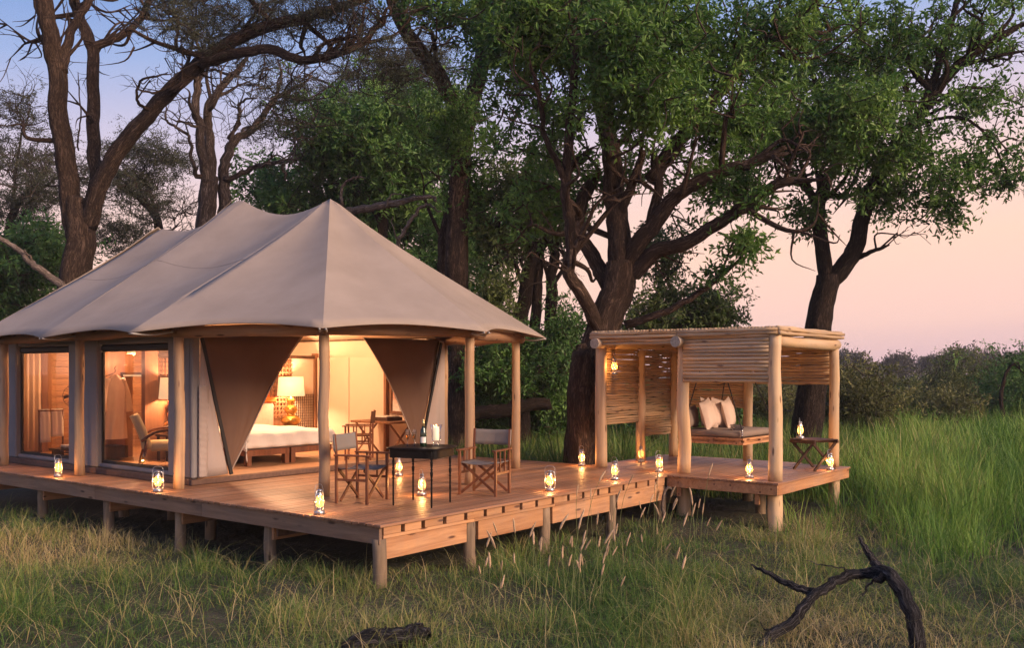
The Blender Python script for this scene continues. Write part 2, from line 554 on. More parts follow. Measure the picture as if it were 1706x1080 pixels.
M['bgleaf'] = leafmat('back_leaf', (.022, .060, .015), (.100, .215, .050), (.24, .40, .095), .3, .5)
M['shrub'] = leafmat('shrub_leaf', (.045, .058, .020), (.135, .145, .045), (.30, .28, .095), .3, .6)
M['shrub2'] = leafmat('green_shrub_leaf', (.030, .050, .016), (.110, .145, .040), (.26, .28, .085), .3, .6)
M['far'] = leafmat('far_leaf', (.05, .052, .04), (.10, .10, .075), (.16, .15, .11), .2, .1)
M['seed'] = plain('seed_head', (.50, .35, .22), .9, nscale=60, var=.4)

# ------------------------------------------------------------------ ground
def gz(x, y):
    x = np.asarray(x, float); y = np.asarray(y, float)
    h = -0.76 + .05 * np.sin(x * .9 + 1.3) * np.cos(y * .8) + .03 * np.sin(x * 2.3 + y * 1.7) + .02 * np.sin(3.9 * x - 3.1 * y)
    r = (x - CAMX) * RGT[0] + (y - CAMY) * RGT[1]
    d = (x - CAMX) * FWD[0] + (y - CAMY) * FWD[1]
    h = h + .35 * np.clip((r - 3.2) / 6.0, 0, 1) * np.clip((d - 13.0) / 12.0, 0, 1)
    return h

m, t, p, o = base_mat('soil')
tcn = nd(t, 'ShaderNodeTexCoord')
n1 = nd(t, 'ShaderNodeTexNoise', i_Scale=.35, i_Detail=8.0, i_Roughness=.7)
t.links.new(tcn.outputs['Object'], n1.inputs['Vector'])
r = ramp(t, [(.3, (.022, .028, .010)), (.5, (.042, .040, .018)), (.7, (.075, .062, .030))])
t.links.new(n1.outputs['Fac'], r.inputs[0]); t.links.new(r.outputs[0], p.inputs['Base Color'])
p.inputs['Roughness'].default_value = .95
n2 = nd(t, 'ShaderNodeTexNoise', i_Scale=14.0, i_Detail=4.0)
t.links.new(tcn.outputs['Object'], n2.inputs['Vector'])
bp = nd(t, 'ShaderNodeBump', i_Strength=.8, i_Distance=.06)
t.links.new(n2.outputs['Fac'], bp.inputs['Height']); t.links.new(bp.outputs[0], p.inputs['Normal'])
M['soil'] = m

ax = np.concatenate([-np.geomspace(500, 30, 18), np.arange(-28, 40.1, .5), np.geomspace(43, 500, 18)])
gx, gy = np.meshgrid(ax, ax, indexing='ij')
mb = MB()
k = len(ax)
i = np.arange(k - 1)[:, None] * k; j = np.arange(k - 1)[None, :]
mb.add(np.stack([gx, gy, gz(gx, gy)], -1).reshape(-1, 3), np.stack([i + j, i + k + j, i + k + j + 1, i + j + 1], -1).reshape(-1, 4))
tag(mb.build('ground', M['soil']), 'dark soil ground under the grass', None, None, 'structure')

# ------------------------------------------------------------------ timber deck
_cache = {}
def board(name, parent, mat, lo, hi, b=.004, rz=0.0):
    """a sawn board spanning lo..hi in world space; alike boards share a mesh"""
    lo = np.array(lo, float); hi = np.array(hi, float)
    d = np.round(hi - lo, 3)
    key = (tuple(d), mat.name, b)
    if key not in _cache:
        v, q, tt = bevbox(-d / 2, d / 2, b)
        _cache[key] = MB().add(v, q, tt).mesh(name, mat, False)
    c = (lo + hi) / 2
    pl = parent.location if parent is not None else Vector((0, 0, 0))
    return link(name, _cache[key], parent, (c[0] - pl[0], c[1] - pl[1], c[2] - pl[2]))

def log(name, parent, mat, p0, p1, r0, r1=None, wob=.012, n=12, seg=9, rough=.02, seed=None, flare=0.0):
    """a peeled round timber with a slight bow, built along local Z (vertical) or as given"""
    rng = np.random.default_rng(seed if seed is not None else RNG.integers(1e9))
    p0 = np.array(p0, float); p1 = np.array(p1, float)
    r1 = r0 * .92 if r1 is None else r1
    L = np.linalg.norm(p1 - p0)
    s = np.linspace(0, 1, seg + 1)
    off = np.stack([np.interp(s, np.linspace(0, 1, 5), np.r_[0, rng.normal(size=3) * wob, 0]) for _ in range(2)], 1)
    P = np.stack([off[:, 0], off[:, 1], s * L], 1)
    R = r0 + (r1 - r0) * s
    R = R * (1 + .012 * rng.normal(size=seg + 1))
    if flare: R = R * (1 + flare * np.clip(1 - s * 6, 0, 1))
    mb = MB()
    tube(mb, P, R, n, True, rough, 0, rng)
    me = mb.mesh(name, mat, True)
    if len(me.polygons) > 2 * n:
        pass
    T = Vector(p1 - p0).normalized()
    o = link(name, me, parent)
    o.rotation_mode = 'QUATERNION'
    o.rotation_quaternion = Vector((0, 0, 1)).rotation_difference(T)
    pl = parent.location if parent is not None else Vector((0, 0, 0))
    o.location = Vector(p0) - pl
    return o

deck = empty('timber_deck', (0, 0, 0), 'large raised timber deck on round stilts under and around the tent', 'deck')
PW = .118
y = 0.0
kk = 0
rr = random.Random(3)
while y < 13.4:
    y1 = min(y + PW - .014, 13.4)
    dz = rr.uniform(-.0015, .0015)
    if y < 4.75:
        cut = rr.choice([2.4, 3.1, 4.2, 5.0])
        board('plank', deck, M['deck'], (-.03, y - .03, -.03 + dz), (cut - .002, y1 - .03, dz))
        board('plank', deck, M['deck'], (cut + .002, y - .03, -.03 + dz), (7.0, y1 - .03, dz))
    else:
        board('plank', deck, M['deck'], (-.03, y - .03, -.03 + dz), (.97, y1 - .03, dz))
        if y < 9.0:
            board('plank', deck, M['deck'], (5.95, y - .03, -.03 + dz), (7.0, y1 - .03, dz))
    y += PW; kk += 1
# side fascia boards along the long edge
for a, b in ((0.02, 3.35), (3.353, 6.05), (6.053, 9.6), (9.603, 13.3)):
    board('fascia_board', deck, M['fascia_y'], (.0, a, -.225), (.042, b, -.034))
# joist ends and blocking along the front edge
notch = [0.35, 0.68, 1.05, 1.43, 1.8, 2.16, 2.53, 2.87, 3.24, 3.61, 3.98, 4.37, 4.67, 5.07, 5.44, 5.81, 6.05]
prev = .05
for nx in notch + [6.33]:
    last = nx == 6.33
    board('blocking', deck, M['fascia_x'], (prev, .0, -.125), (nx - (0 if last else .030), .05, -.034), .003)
    if not last:
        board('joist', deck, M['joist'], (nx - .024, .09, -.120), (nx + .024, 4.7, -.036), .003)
    prev = nx + .030
for a, b in ((.05, 1.6), (1.603, 3.3), (3.303, 4.95), (4.953, 6.33)):
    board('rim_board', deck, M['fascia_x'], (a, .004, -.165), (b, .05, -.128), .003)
# bearers under the front edge, butted between the stilts
for a, b in ((.08, 1.47), (1.69, 3.04), (3.26, 4.71), (4.93, 6.33)):
    board('bearer', deck, M['fascia_x'], (a, .02, -.40), (b, .065, -.169), .004)
SY = [0.26, 2.08, 4.03, 5.9, 7.92, 9.9]
for k, sy in enumerate(SY[1:]):
    board('bearer', deck, M['fascia_x'], (.10, sy - .10, -.40), (3.4, sy - .055, -.232), .004)
for k, sx in enumerate((.06, 1.58, 3.15, 4.82)):
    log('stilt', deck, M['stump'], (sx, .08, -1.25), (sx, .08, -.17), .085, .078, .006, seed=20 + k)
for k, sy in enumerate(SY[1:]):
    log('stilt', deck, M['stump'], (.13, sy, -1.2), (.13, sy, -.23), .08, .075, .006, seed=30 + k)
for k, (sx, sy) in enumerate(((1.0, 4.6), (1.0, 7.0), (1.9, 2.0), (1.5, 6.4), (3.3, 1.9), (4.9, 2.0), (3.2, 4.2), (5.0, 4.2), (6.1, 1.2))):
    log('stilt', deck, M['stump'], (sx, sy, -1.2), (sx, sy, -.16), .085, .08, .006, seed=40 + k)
board('bearer', deck, M['joist'], (.14, 1.95, -.36), (6.3, 2.0, -.155))

pdeck = empty('pavilion_deck', (6.4, -1.97, 0), 'small raised timber platform under the log pavilion', 'deck')
x = 6.40
yy = -1.90
while yy < 1.86:
    y1 = min(yy + .118 - .014, 1.86)
    if yy < -.09:
        board('plank', pdeck, M['deck'], (6.37, yy, -.03), (9.55 if yy < -1.0 else 9.72, y1, 0.001))
    else:
        board('plank', pdeck, M['deck'], (7.004, yy, -.03), (9.55 if yy < -1.0 else 9.72, y1, 0.001))
    yy += .118
board('fascia_board', pdeck, M['fascia_y2'] if 'fascia_y2' in M else M['fascia_x'], (6.39, -1.88, -.19), (6.432, -.002, -.034))
board('fascia_board', pdeck, M['fascia_x'], (6.434, -1.885, -.19), (9.52, -1.843, -.034))
for yv in (-1.3, -.6, .1, .8, 1.5):
    board('joist', pdeck, M['joist'], (6.46 if yv < 0 else 7.05, yv, -.19), (9.6, yv + .05, -.034))
for k, (sx, sy, sr) in enumerate(((6.85, -.07, .115), (6.68, -1.72, .115), (9.4, -1.66, .1), (9.5, 0, .1), (9.5, 1.6, .09), (6.4, .12, .09), (8.0, -.9, .09), (8.1, .9, .09))):
    log('stilt', pdeck, M['pale_z'] if k < 3 else M['stump'], (sx, sy, -1.25), (sx, sy, -.036 if k < 2 else -.19), sr, sr * .97, .006, seed=60 + k)
board('hanger', pdeck, M['fascia_x'], (6.47, -1.55, -.36), (6.52, -1.48, -.192))
board('hanger', pdeck, M['fascia_x'], (6.47, -.22, -.34), (6.52, -.14, -.192))

# ------------------------------------------------------------------ safari tent
TX = 3.44
tent = empty('safari_tent', (TX, 7.3, 0), 'large beige canvas safari tent with three roof peaks on round timber posts', 'tent')
PEAK = [np.array([TX, 4.77, 4.66]), np.array([TX, 7.3, 4.97]), np.array([TX, 9.95, 4.66])]
LT = [np.array([-.2, 4.75, 2.22]), np.array([-.2, 7.3, 2.20]), np.array([-.2, 9.95, 2.20])]
RT = [np.array([2 * TX - p[0], p[1], p[2]]) for p in LT]
FT = [np.array([.78, 1.86, 2.24]), np.array([3.22, 1.15, 2.25]), np.array([5.92, 2.08, 2.25])]
BT = [np.array([5.95, 12.8, 2.2]), np.array([TX, 13.6, 2.2]), np.array([.9, 12.8, 2.2])]

def hip(P, T, s):
    """hip line, a little steeper near its peak"""
    p = P + (T - P) * s
    p[2] -= .13 * math.sin(math.pi * min(1, s) ** .62) * (1 - s) ** .35
    p[2] -= .07 * max(0.0, 1 - s / .045) ** 1.5
    return p

def eave(A, B, s):
    """catenary-cut eave between two tips: pulled in and up"""
    p = A + (B - A) * s
    c = (A + B) / 2
    k = math.sin(math.pi * s)
    inw = np.array([TX - c[0], (c[1] * 0 + np.clip(c[1], 4.77, 9.95)) - c[1], 0])
    inw = inw / (np.linalg.norm(inw) + 1e-9)
    L = np.linalg.norm(B - A)
    return p + inw * k * .085 * L + np.array([0, 0, .035 * L * k])

def ridge(P, Q, s):
    p = P + (Q - P) * s
    p[2] -= .07 * max(0.0, 1 - min(s, 1 - s) / .06) ** 1.5
    p[2] -= .24 * math.sin(math.pi * s)
    # pointed peaks
    p[2] -= .06 * (math.sin(math.pi * s)) ** .6
    return p

roofmb = MB()
def apse_panel(P, A, B):
    def f(u, v):
        # u from peak to eave, v from A to B
        h0, h1 = hip(P, A, u), hip(P, B, u)
        e = eave(A, B, v)
        lin = h0 * (1 - v) + h1 * v
        elin = A * (1 - v) + B * v
        pt = lin + (e - elin) * u ** 2.2
        pt[2] -= .10 * math.sin(math.pi * v) * math.sin(math.pi * u)
        return pt
    sheet(roofmb, f, 18, 14)
def side_panel(P, Q, A, B):
    def f(u, v):
        h0, h1 = hip(P, A, u), hip(Q, B, u)
        top = ridge(P, Q, v); tl = P * (1 - v) + Q * v
        e = eave(A, B, v); el = A * (1 - v) + B * v
        pt = h0 * (1 - v) + h1 * v + (top - tl) * (1 - u) ** 2 + (e - el) * u ** 2.2
        pt[2] -= .09 * math.sin(math.pi * v) * math.sin(math.pi * u)
        return pt
    sheet(roofmb, f, 18, 14)
chain = [LT[0], FT[0], FT[1], FT[2], RT[0]]
for a, b in zip(chain[:-1], chain[1:]): apse_panel(PEAK[0], a, b)
for k in range(2):
    side_panel(PEAK[k], PEAK[k + 1], LT[k], LT[k + 1])
    side_panel(PEAK[k], PEAK[k + 1], RT[k], RT[k + 1])
chain2 = [LT[2], BT[2], BT[1], BT[0], RT[2]]
for a, b in zip(chain2[:-1], chain2[1:]): apse_panel(PEAK[2], a, b)
roof = roofmb.build('roof', M['roof'], tent)
bmr = bmesh.new(); bmr.from_mesh(roof.data)
bmesh.ops.remove_doubles(bmr, verts=bmr.verts[:], dist=.004)
bmesh.ops.recalc_face_normals(bmr, faces=bmr.faces[:])
bmr.to_mesh(roof.data); bmr.free()
roof.data.set_sharp_from_angle(angle=math.radians(9))
solid(roof, .012)
# seam tapes on the hips
M['seam'] = cloth('seam_tape', (.355, .29, .245), 0, .1)
for P, T in [(PEAK[0], LT[0]), (PEAK[0], FT[0]), (PEAK[0], FT[1]), (PEAK[0], FT[2]), (PEAK[1], LT[1]), (PEAK[2], LT[2])]:
    mb = MB()
    pts = np.array([hip(P, T, s) for s in np.linspace(.01, .995, 30)]) + np.array([0, 0, .004])
    tube(mb, pts, .003, 6, False)
    mb.build('seam', M['seam'], roof)
# stitched cross seam along the side of the roof
def side_pt(k, u, v):
    P, Q, A, B = PEAK[k], PEAK[k + 1], LT[k], LT[k + 1]
    h0, h1 = hip(P, A, u), hip(Q, B, u)
    top = ridge(P, Q, v); tl = P * (1 - v) + Q * v
    e = eave(A, B, v); el = A * (1 - v) + B * v
    pt = h0 * (1 - v) + h1 * v + (top - tl) * (1 - u) ** 2 + (e - el) * u ** 2.2
    pt[2] -= .09 * math.sin(math.pi * v) * math.sin(math.pi * u)
    return pt
for k in range(2):
    mb = MB()
    tube(mb, np.array([side_pt(k, .46, v) for v in np.linspace(.01, .99, 20)]) + np.array([-.004, 0, .006]), .004, 5, False)
    mb.build('seam', M['seam'], roof)
# webbing loops at the eave tips, lashed to the beam
POSTS = [(.46, 10.02), (.46, 7.37), (.46, 4.59), (1.22, 2.35), (3.41, 1.64), (5.69, 2.55), (6.44, 4.9), (6.44, 7.5), (6.44, 10.0)]
for T, pxy in ((LT[1], POSTS[1]), (LT[0], POSTS[2]), (FT[0], POSTS[3]), (FT[1], POSTS[4]), (FT[2], POSTS[5]), (LT[2], POSTS[0])):
    q = np.array([pxy[0], pxy[1], 2.24])
    dvec = T - q; dvec[2] = 0; dvec /= np.linalg.norm(dvec)
    side = np.array([-dvec[1], dvec[0], 0])
    q = q + dvec * .11
    e0 = T + np.array([0, 0, -.01])
    mb = MB()
    loop = [e0 + side * .04, e0 * .5 + q * .5 + side * .045 - np.array([0, 0, .03]), q + side * .02, q - side * .02, e0 * .5 + q * .5 - side * .045 - np.array([0, 0, .03]), e0 - side * .04]
    tube(mb, spline(loop, 5), .013, 6)
    mb.build('webbing_loop', M['strap'], roof)
# posts
for k, (x_, y_) in enumerate(POSTS):
    log('post', tent, M['post'], (x_, y_, .002), (x_, y_, 2.17), .078, .070, .008, 14, 10, .012, seed=100 + k)
# ring beam: round logs lapped over the posts
BC = POSTS
M['beam_y'] = wood('tent_beam_wood_lengthwise', (.21, .105, .055), (.42, .24, .13), 'z', 9, .65, .25)
for k in range(len(BC) - 1):
    a = np.array([*BC[k], 2.245]); b = np.array([*BC[k + 1], 2.245])
    d = (b - a) / np.linalg.norm(b - a)
    ext0, ext1 = .06, .06
    if k == 4: ext1 = .32
    if k == 3: ext0, ext1 = .10, .25
    dz = (k % 2) * .012
    log('ring_beam', tent, M['beam_y'], a - d * ext0 + (0, 0, dz), b + d * ext1 + (0, 0, dz), .088, .08, .012, 14, 10, .02, seed=130 + k)

# tent body: canvas walls with two big windows on the long side
WX0, WX1, FY, BY = .95, 5.95, 4.8, 12.6
def wallpiece(name, lo, hi, mat='wall', b=.02):
    v, q, tt = bevbox(lo, hi, b)
    return MB().add(v, q, tt).build(name, M[mat], tent, False)
wins = [(5.40, 7.46), (8.39, 10.30)]
zb, zt = .17, 2.02
pier = [(4.82, 5.40), (7.46, 8.39), (10.30, 12.6)]
for a, b in pier:
    wallpiece('side_wall', (WX0 - .16, a, .10), (WX0, b, 2.30))
for a, b in wins:
    wallpiece('side_wall', (WX0 - .13, a + .002, .10), (WX0 - .005, b - .002, zb))
    wallpiece('side_wall', (WX0 - .13, a + .002, zt + .10), (WX0 - .005, b - .002, 2.30))
    wallpiece('rolled_blind', (WX0 - .10, a + .004, zt - .02), (WX0 - .01, b - .004, zt + .098), 'blackedge', .03)
    fr = boxes(((WX0 - .075, a + .003, zb + .002), (WX0 - .045, a + .045, zt - .022)), ((WX0 - .075, b - .045, zb + .002), (WX0 - .045, b - .003, zt - .022)),
               ((WX0 - .075, a + .045, zb + .002), (WX0 - .045, b - .045, zb + .05))).build('window', M['blackedge'], tent, False)
    pane = boxes(((WX0 - .062, a + .045, zb + .05), (WX0 - .058, b - .045, zt - .022))).build('pane', M['window'], fr, False)
wallpiece('plinth', (WX0 - .19, 4.83, .002), (WX0 - .02, 12.6, .098), 'plaster', .01)
wallpiece('plinth', (WX0 - .19, 4.72, .002), (WX1 + .1, 4.828, .085), 'plaster', .012)
wallpiece('side_wall', (WX1, 4.9, .0), (WX1 + .1, 12.6, 2.30), 'cream')
wallpiece('rear_wall', (WX0, 12.6, .0), (WX1, 12.7, 2.30), 'cream')
wallpiece('floor', (WX0 - .02, 4.83, .0), (WX1, 12.6, .09), 'slatwall', .005)
# cream ceiling liner, pitched
mb = MB()
sheet(mb, lambda u, v: np.array([WX0 - .1 + u * 5.2, 4.75 + v * 7.9, 2.30 + (.75 * (1 - abs(2 * u - 1)) ** .8 if True else 0)]), 16, 4)
solid(mb.build('ceiling_liner', M['cream'], tent), .01)
mb = MB()
mb.add([(WX0 - .1, 12.65, 2.29), (WX1 + .1, 12.65, 2.29), (TX, 12.65, 3.1)], None, [(0, 1, 2)])
solid(mb.build('gable_liner', M['cream'], tent), .01)
# door corner strips
wallpiece('door_jamb', (WX0 - .17, 4.74, .10), (WX0 - .03, 4.818, 2.26), 'wall', .02)
wallpiece('door_jamb', (WX1 - .02, 4.80, .0), (WX1 + .42, 4.87, 2.26), 'liner', .02)
# entrance flaps: canvas doors hung from the beam and pulled aside
def flap(name, A, B, Cc, mat, nu=14, nv=14, belly=.06, yoff=0.0, hem=None):
    """triangle A-B (top edge) and C; small billow towards the viewer"""
    A, B, Cc = [np.array(p, float) for p in (A, B, Cc)]
    def f(u, v):
        top = A * (1 - v) + B * v
        pt = top * (1 - u) + Cc * u
        mid_ = (A + B) / 2 * (1 - u) + Cc * u
        pt = pt + (mid_ - pt) * (0 if hem is None else .16 * (v if hem else 1 - v)) * math.sin(math.pi * u) + np.array([0, .018 * math.sin(26 * v) * u ** 1.5 * (1 - u) ** .3, 0])
        w = math.sin(math.pi * v) * math.sin(math.pi * min(1, u * 1.02) ** .8)
        pt = pt + np.array([0, -belly * w + .016 * math.sin(8 * v + 2 * u) * (1 - u) + .012 * math.sin(21 * v - 5 * u + 1) * u * (1 - u) + yoff, 0])
        return pt
    mb = MB()
    sheet(mb, f, nu, nv)
    o = mb.build(name, M[mat], tent)
    return solid(o, .008)
flap('door_flap', (.94, 4.77, 2.21), (2.84, 4.77, 2.25), (1.42, 4.74, .13), 'flap', hem=1)
flap('door_flap', (4.20, 4.77, 2.27), (6.18, 4.77, 2.27), (5.55, 4.74, .22), 'flap', hem=0)
flap('flap_lining', (.86, 4.72, .10), (1.38, 4.70, .13), (.92, 4.735, 2.15), 'liner', belly=.03)
flap('flap_lining', (5.60, 4.70, .12), (6.12, 4.72, .10), (6.16, 4.735, 2.15), 'liner', belly=.03)
for P0, P1 in (((.93, 4.725, 2.18), (1.43, 4.70, .12)), ((6.17, 4.725, 2.22), (5.57, 4.70, .18))):
    mb = MB(); bar(mb, P0, P1, .05, .03, (0, 1, 0))
    mb.build('flap_edge', M['blackedge'], tent, False)
for A_, B_, C_ in (((.94, 4.77, 2.21), (2.84, 4.77, 2.25), (1.42, 4.74, .13)), ((6.18, 4.77, 2.27), (4.20, 4.77, 2.27), (5.55, 4.74, .22))):
    A_, B_, C_ = [np.array(p_) for p_ in (A_, B_, C_)]
    pts = []
    for u in np.linspace(0, 1, 24):
        e_ = B_ * (1 - u) + C_ * u; m_ = (A_ + B_) / 2 * (1 - u) + C_ * u
        pts.append(e_ + (m_ - e_) * .16 * math.sin(math.pi * u) + np.array([0, -.012, 0]))
    tube(MB(), pts, .010, 6).build('flap_hem', M['seam'], tent)
# ruched mesh strip of the folded door
mb = MB()
sheet(mb, lambda u, v: np.array([.86 + .14 * v + .03 * u * v, 4.69 - .006 * math.sin(u * 90 + 3 * v), .12 + 1.35 * u * (1 - .0 * v)]), 60, 3)
solid(mb.build('ruched_strip', M['liner'], tent), .006)

# ------------------------------------------------------------------ inside the tent
def point(parent, loc, watts, col, rad):
    l = bpy.data.lights.new('glow', 'POINT')
    l.energy = watts; l.color = col; l.shadow_soft_size = rad
    o = bpy.data.objects.new('glow', l)
    COL.objects.link(o)
    o.parent = parent; o.location = loc
    return o
WARM = (1.0, .55, .29)
FZ = .092

# partition behind the bed: lattice screens, orange panels, timber columns
part = empty('lattice_partition', (3.9, 8.05, FZ), 'timber lattice partition with orange panels behind the bed', 'partition')
def lat(x0, x1, z0, z1, y_, step, mat, w=.012):
    mb = MB()
    for xx in np.arange(x0, x1 + .001, step):
        v, q = box((xx - w / 2, y_ - .012, z0), (xx + w / 2, y_, z1)); mb.add(v, q)
    for zz in np.arange(z0, z1 + .001, step):
        v, q = box((x0, y_ - .020, zz - w / 2), (x1, y_ - .0125, zz + w / 2)); mb.add(v, q)
    return mb.build('lattice', M[mat], part, False)
boxes(((5.30, 8.06, FZ), (5.86, 8.10, 1.95))).build('panel', M['cream'], part, False)
boxes(((4.74, 8.07, FZ), (5.29, 8.10, 1.92)), ((2.25, 8.07, FZ), (2.9, 8.10, 1.92))).build('panel', M['redwood'], part, False)
boxes(((2.9, 8.05, FZ), (4.73, 8.10, 1.86))).build('panel', M['orange'], part, False)
lat(4.78, 5.28, .8, 1.90, 8.04, .085, 'redwood', .022)
lat(5.34, 5.84, FZ, 1.20, 8.05, .055, 'darkwood', .006)
lat(2.27, 2.9, 1.5, 1.92, 8.04, .07, 'darkwood', .014)
lat(2.95, 4.70, 1.35, 1.85, 8.035, .07, 'redwood', .02)
for x0, x1, mt in ((1.98, 2.24, 'redwood'), (5.86, 5.945, 'redwood')):
    boxes(((x0, 8.0, FZ), (x1, 8.12, 2.05))).build('column', M[mt], part, False)
boxes(((2.25, 8.0, 1.94), (5.85, 8.10, 2.0))).build('top_rail', M['darkwood'], part, False)

hb = empty('headboard', (3.5, 7.96, FZ), 'low orange padded headboard at the head of the bed', 'headboard')
v, q, tt = bevbox((2.45, 7.90, FZ), (4.72, 7.98, 1.05), .02)
MB().add(v, q, tt).build('padding', M['cushion'], hb, False)
v, q, tt = bevbox((2.40, 7.88, 1.055), (4.78, 7.99, 1.16), .02)
MB().add(v, q, tt).build('rail', M['orange'], hb, False)

bed = empty('twin_bed', (3.35, 6.7, FZ), 'wide bed with a white coverlet just inside the tent door', 'bed')
boxes(((2.42, 5.66, .26), (3.30, 7.85, .36)), ((3.34, 5.66, .26), (4.26, 7.85, .36))).build('frame', M['chair'], bed, False)
for lx in (2.44, 3.22, 3.36, 4.16):
    for ly in (5.68, 7.7):
        boxes(((lx, ly, FZ), (lx + .09, ly + .09, .26))).build('leg', M['chair'], bed, False)
v, q, tt = bevbox((2.44, 5.68, .36), (4.24, 7.86, .60), .05)
MB().add(v, q, tt).build('mattress', M['white'], bed, True)
mb = MB()
rngq = np.random.default_rng(5)
def cover(u, v):
    # unrolled: u across, v along; hangs on three sides
    X = -0.26 + u * 2.34; Y = -.24 + v * 2.35
    x_ = 2.42 + np.clip(X, 0, 1.84); y_ = 5.66 + max(Y, 0)
    dropx = max(0, -X) + max(0, X - 1.84); dropy = max(0, -Y)
    drop = max(dropx, dropy) if min(dropx, dropy) == 0 else (dropx + dropy) * .95
    out = .025 + .02 * math.sin(X * 17 + Y * 13)
    x_ += -out if X < 0 else (out if X > 1.84 else 0)
    y_ -= out if Y < 0 else 0
    z_ = .635 - drop + .012 * math.sin(X * 7 + 1.3 * Y) * math.cos(Y * 6)
    return np.array([x_, y_, z_])
sheet(mb, cover, 46, 44)
solid(mb.build('coverlet', M['white'], bed), .02)
def pillow_mesh(name, mat, w, h, t, seed=0, pinch=.55):
    """a stuffed pillow standing in local XZ, thickness along Y, corners drawn to points"""
    mb = MB()
    rg = np.random.default_rng(seed)
    n = 14
    for sgn in (1, -1):
        def f(u, v):
            a, b = 2 * u - 1, 2 * v - 1
            k = (1 - abs(a) ** 2.6) * (1 - abs(b) ** 2.6)
            sx = 1 - .10 * (1 - a * a) * abs(b) ** 2 * 0 - .09 * (1 - b * b) * 0
            xx = a * w / 2 * (1 - .12 * (1 - abs(b) ** 2) * abs(a) ** 3 * 0 - .10 * (1 - b ** 2))
            zz = b * h / 2 * (1 - .10 * (1 - a ** 2))
            yy = sgn * t / 2 * max(k, 0) ** pinch
            yy += .008 * math.sin(7 * a + 5 * b + seed) * (1 if k > 0 else 0) * k
            return np.array([xx, yy, zz + h / 2])
        sheet(mb, f, n, n)
    return mb.mesh(name, mat)
pm = pillow_mesh('pillow', M['white'], .66, .42, .2, 1)
for k, px_ in enumerate((2.95, 3.75)):
    o = link('pillow', pm, None, (px_, 7.72, .645), (-.35, 0, .05))
    tag(o, ('white pillow on the bed, farther from the tall gold lamp' if k == 0 else 'white pillow on the bed, beside the tall gold lamp'), 'pillow', 'bed pillows')

def lamp(loc, label, stand_label, watts):
    st = empty('bedside_table', (loc[0], loc[1], FZ), stand_label, 'table')
    v, q, tt = bevbox((loc[0] - .27, loc[1] - .18, .52), (loc[0] + .27, loc[1] + .18, .56), .006)
    MB().add(v, q, tt).build('top', M['darkwood'], st, False)
    for a in (-1, 1):
        for b in (-1, 1):
            mb = MB(); bar(mb, (loc[0] + a * .23, loc[1] + b * .14, FZ), (loc[0] + a * .23, loc[1] + b * .14, .52), .04, .04)
            mb.build('leg', M['darkwood'], st, False)
    L = empty('gourd_lamp', (loc[0], loc[1], .562), label, 'lamp', 'bedside lamps')
    prof = [(.10, 0), (.12, .01), (.125, .03), (.185, .09), (.20, .14), (.16, .20), (.085, .235), (.075, .25), (.115, .30), (.13, .35), (.10, .41), (.055, .44), (.05, .45), (.08, .49), (.085, .53), (.05, .58), (.02, .60), (.015, .66)]
    lathe(MB(), prof, 20, (0, 0, 0))
    mb = lathe(MB(), prof, 20, tuple(L.location)); mb.build('base', M['gold'], L)
    mb = lathe(MB(), [(.27, .62), (.24, 1.0)], 28, tuple(L.location), False)
    solid(mb.build('shade', M['shade'], L), .004)
    point(L, (0, 0, .80), watts, WARM, .08)
    return L
lamp((5.02, 7.75), 'gold gourd lamp with a lit cream shade beside the bed, seen through the door', 'dark bedside table under the gold lamp seen through the door', 115)
lamp((2.40, 7.74), 'gold gourd lamp seen through the tent window beside the bathrobe', 'dark bedside table under the gold lamp seen through the window', 150)

# ceiling lamp
cl = empty('ceiling_lamp', (3.5, 6.35, 2.62), 'lit round lamp hanging under the tent ceiling', 'lamp')
mb = lathe(MB(), [(.02, .30), (.02, .06), (.17, .03), (.18, 0)], 20, tuple(cl.location)); mb.build('housing', M['darkwood'], cl)
mb = lathe(MB(), [(.17, -.004), (.14, -.04), (.05, -.06)], 20, tuple(cl.location)); mb.build('diffuser', M['shade'], cl)
point(cl, (0, 0, -.2), 260, WARM, .12)

# wall panels (cream cupboards along the right wall)
cup = empty('wall_cupboard', (5.9, 7.0, FZ), 'tall cream cupboard doors along the inner side wall', 'cupboard')
for k, (a, b) in enumerate(((5.98, 6.98), (6.99, 7.96))):
    v, q, tt = bevbox((5.87, a, FZ), (5.945, b - .01, 1.96), .006)
    MB().add(v, q, tt).build('door', M['cream'], cup, False)
boxes(((5.86, 5.9, FZ), (5.945, 5.972, 2.02))).build('frame', M['redwood'], cup, False)
mir = empty('framed_mirror', (5.93, 5.5, .8), 'framed mirror above the writing desk', 'mirror')
boxes(((5.90, 5.15, .85), (5.945, 5.85, .9)), ((5.90, 5.15, 1.75), (5.945, 5.85, 1.8)), ((5.90, 5.15, .9), (5.945, 5.2, 1.75)), ((5.90, 5.8, .9), (5.945, 5.85, 1.75))).build('frame', M['redwood'], mir, False)
boxes(((5.92, 5.2, .9), (5.945, 5.8, 1.75))).build('mirror_glass', M['chrome'], mir, False)

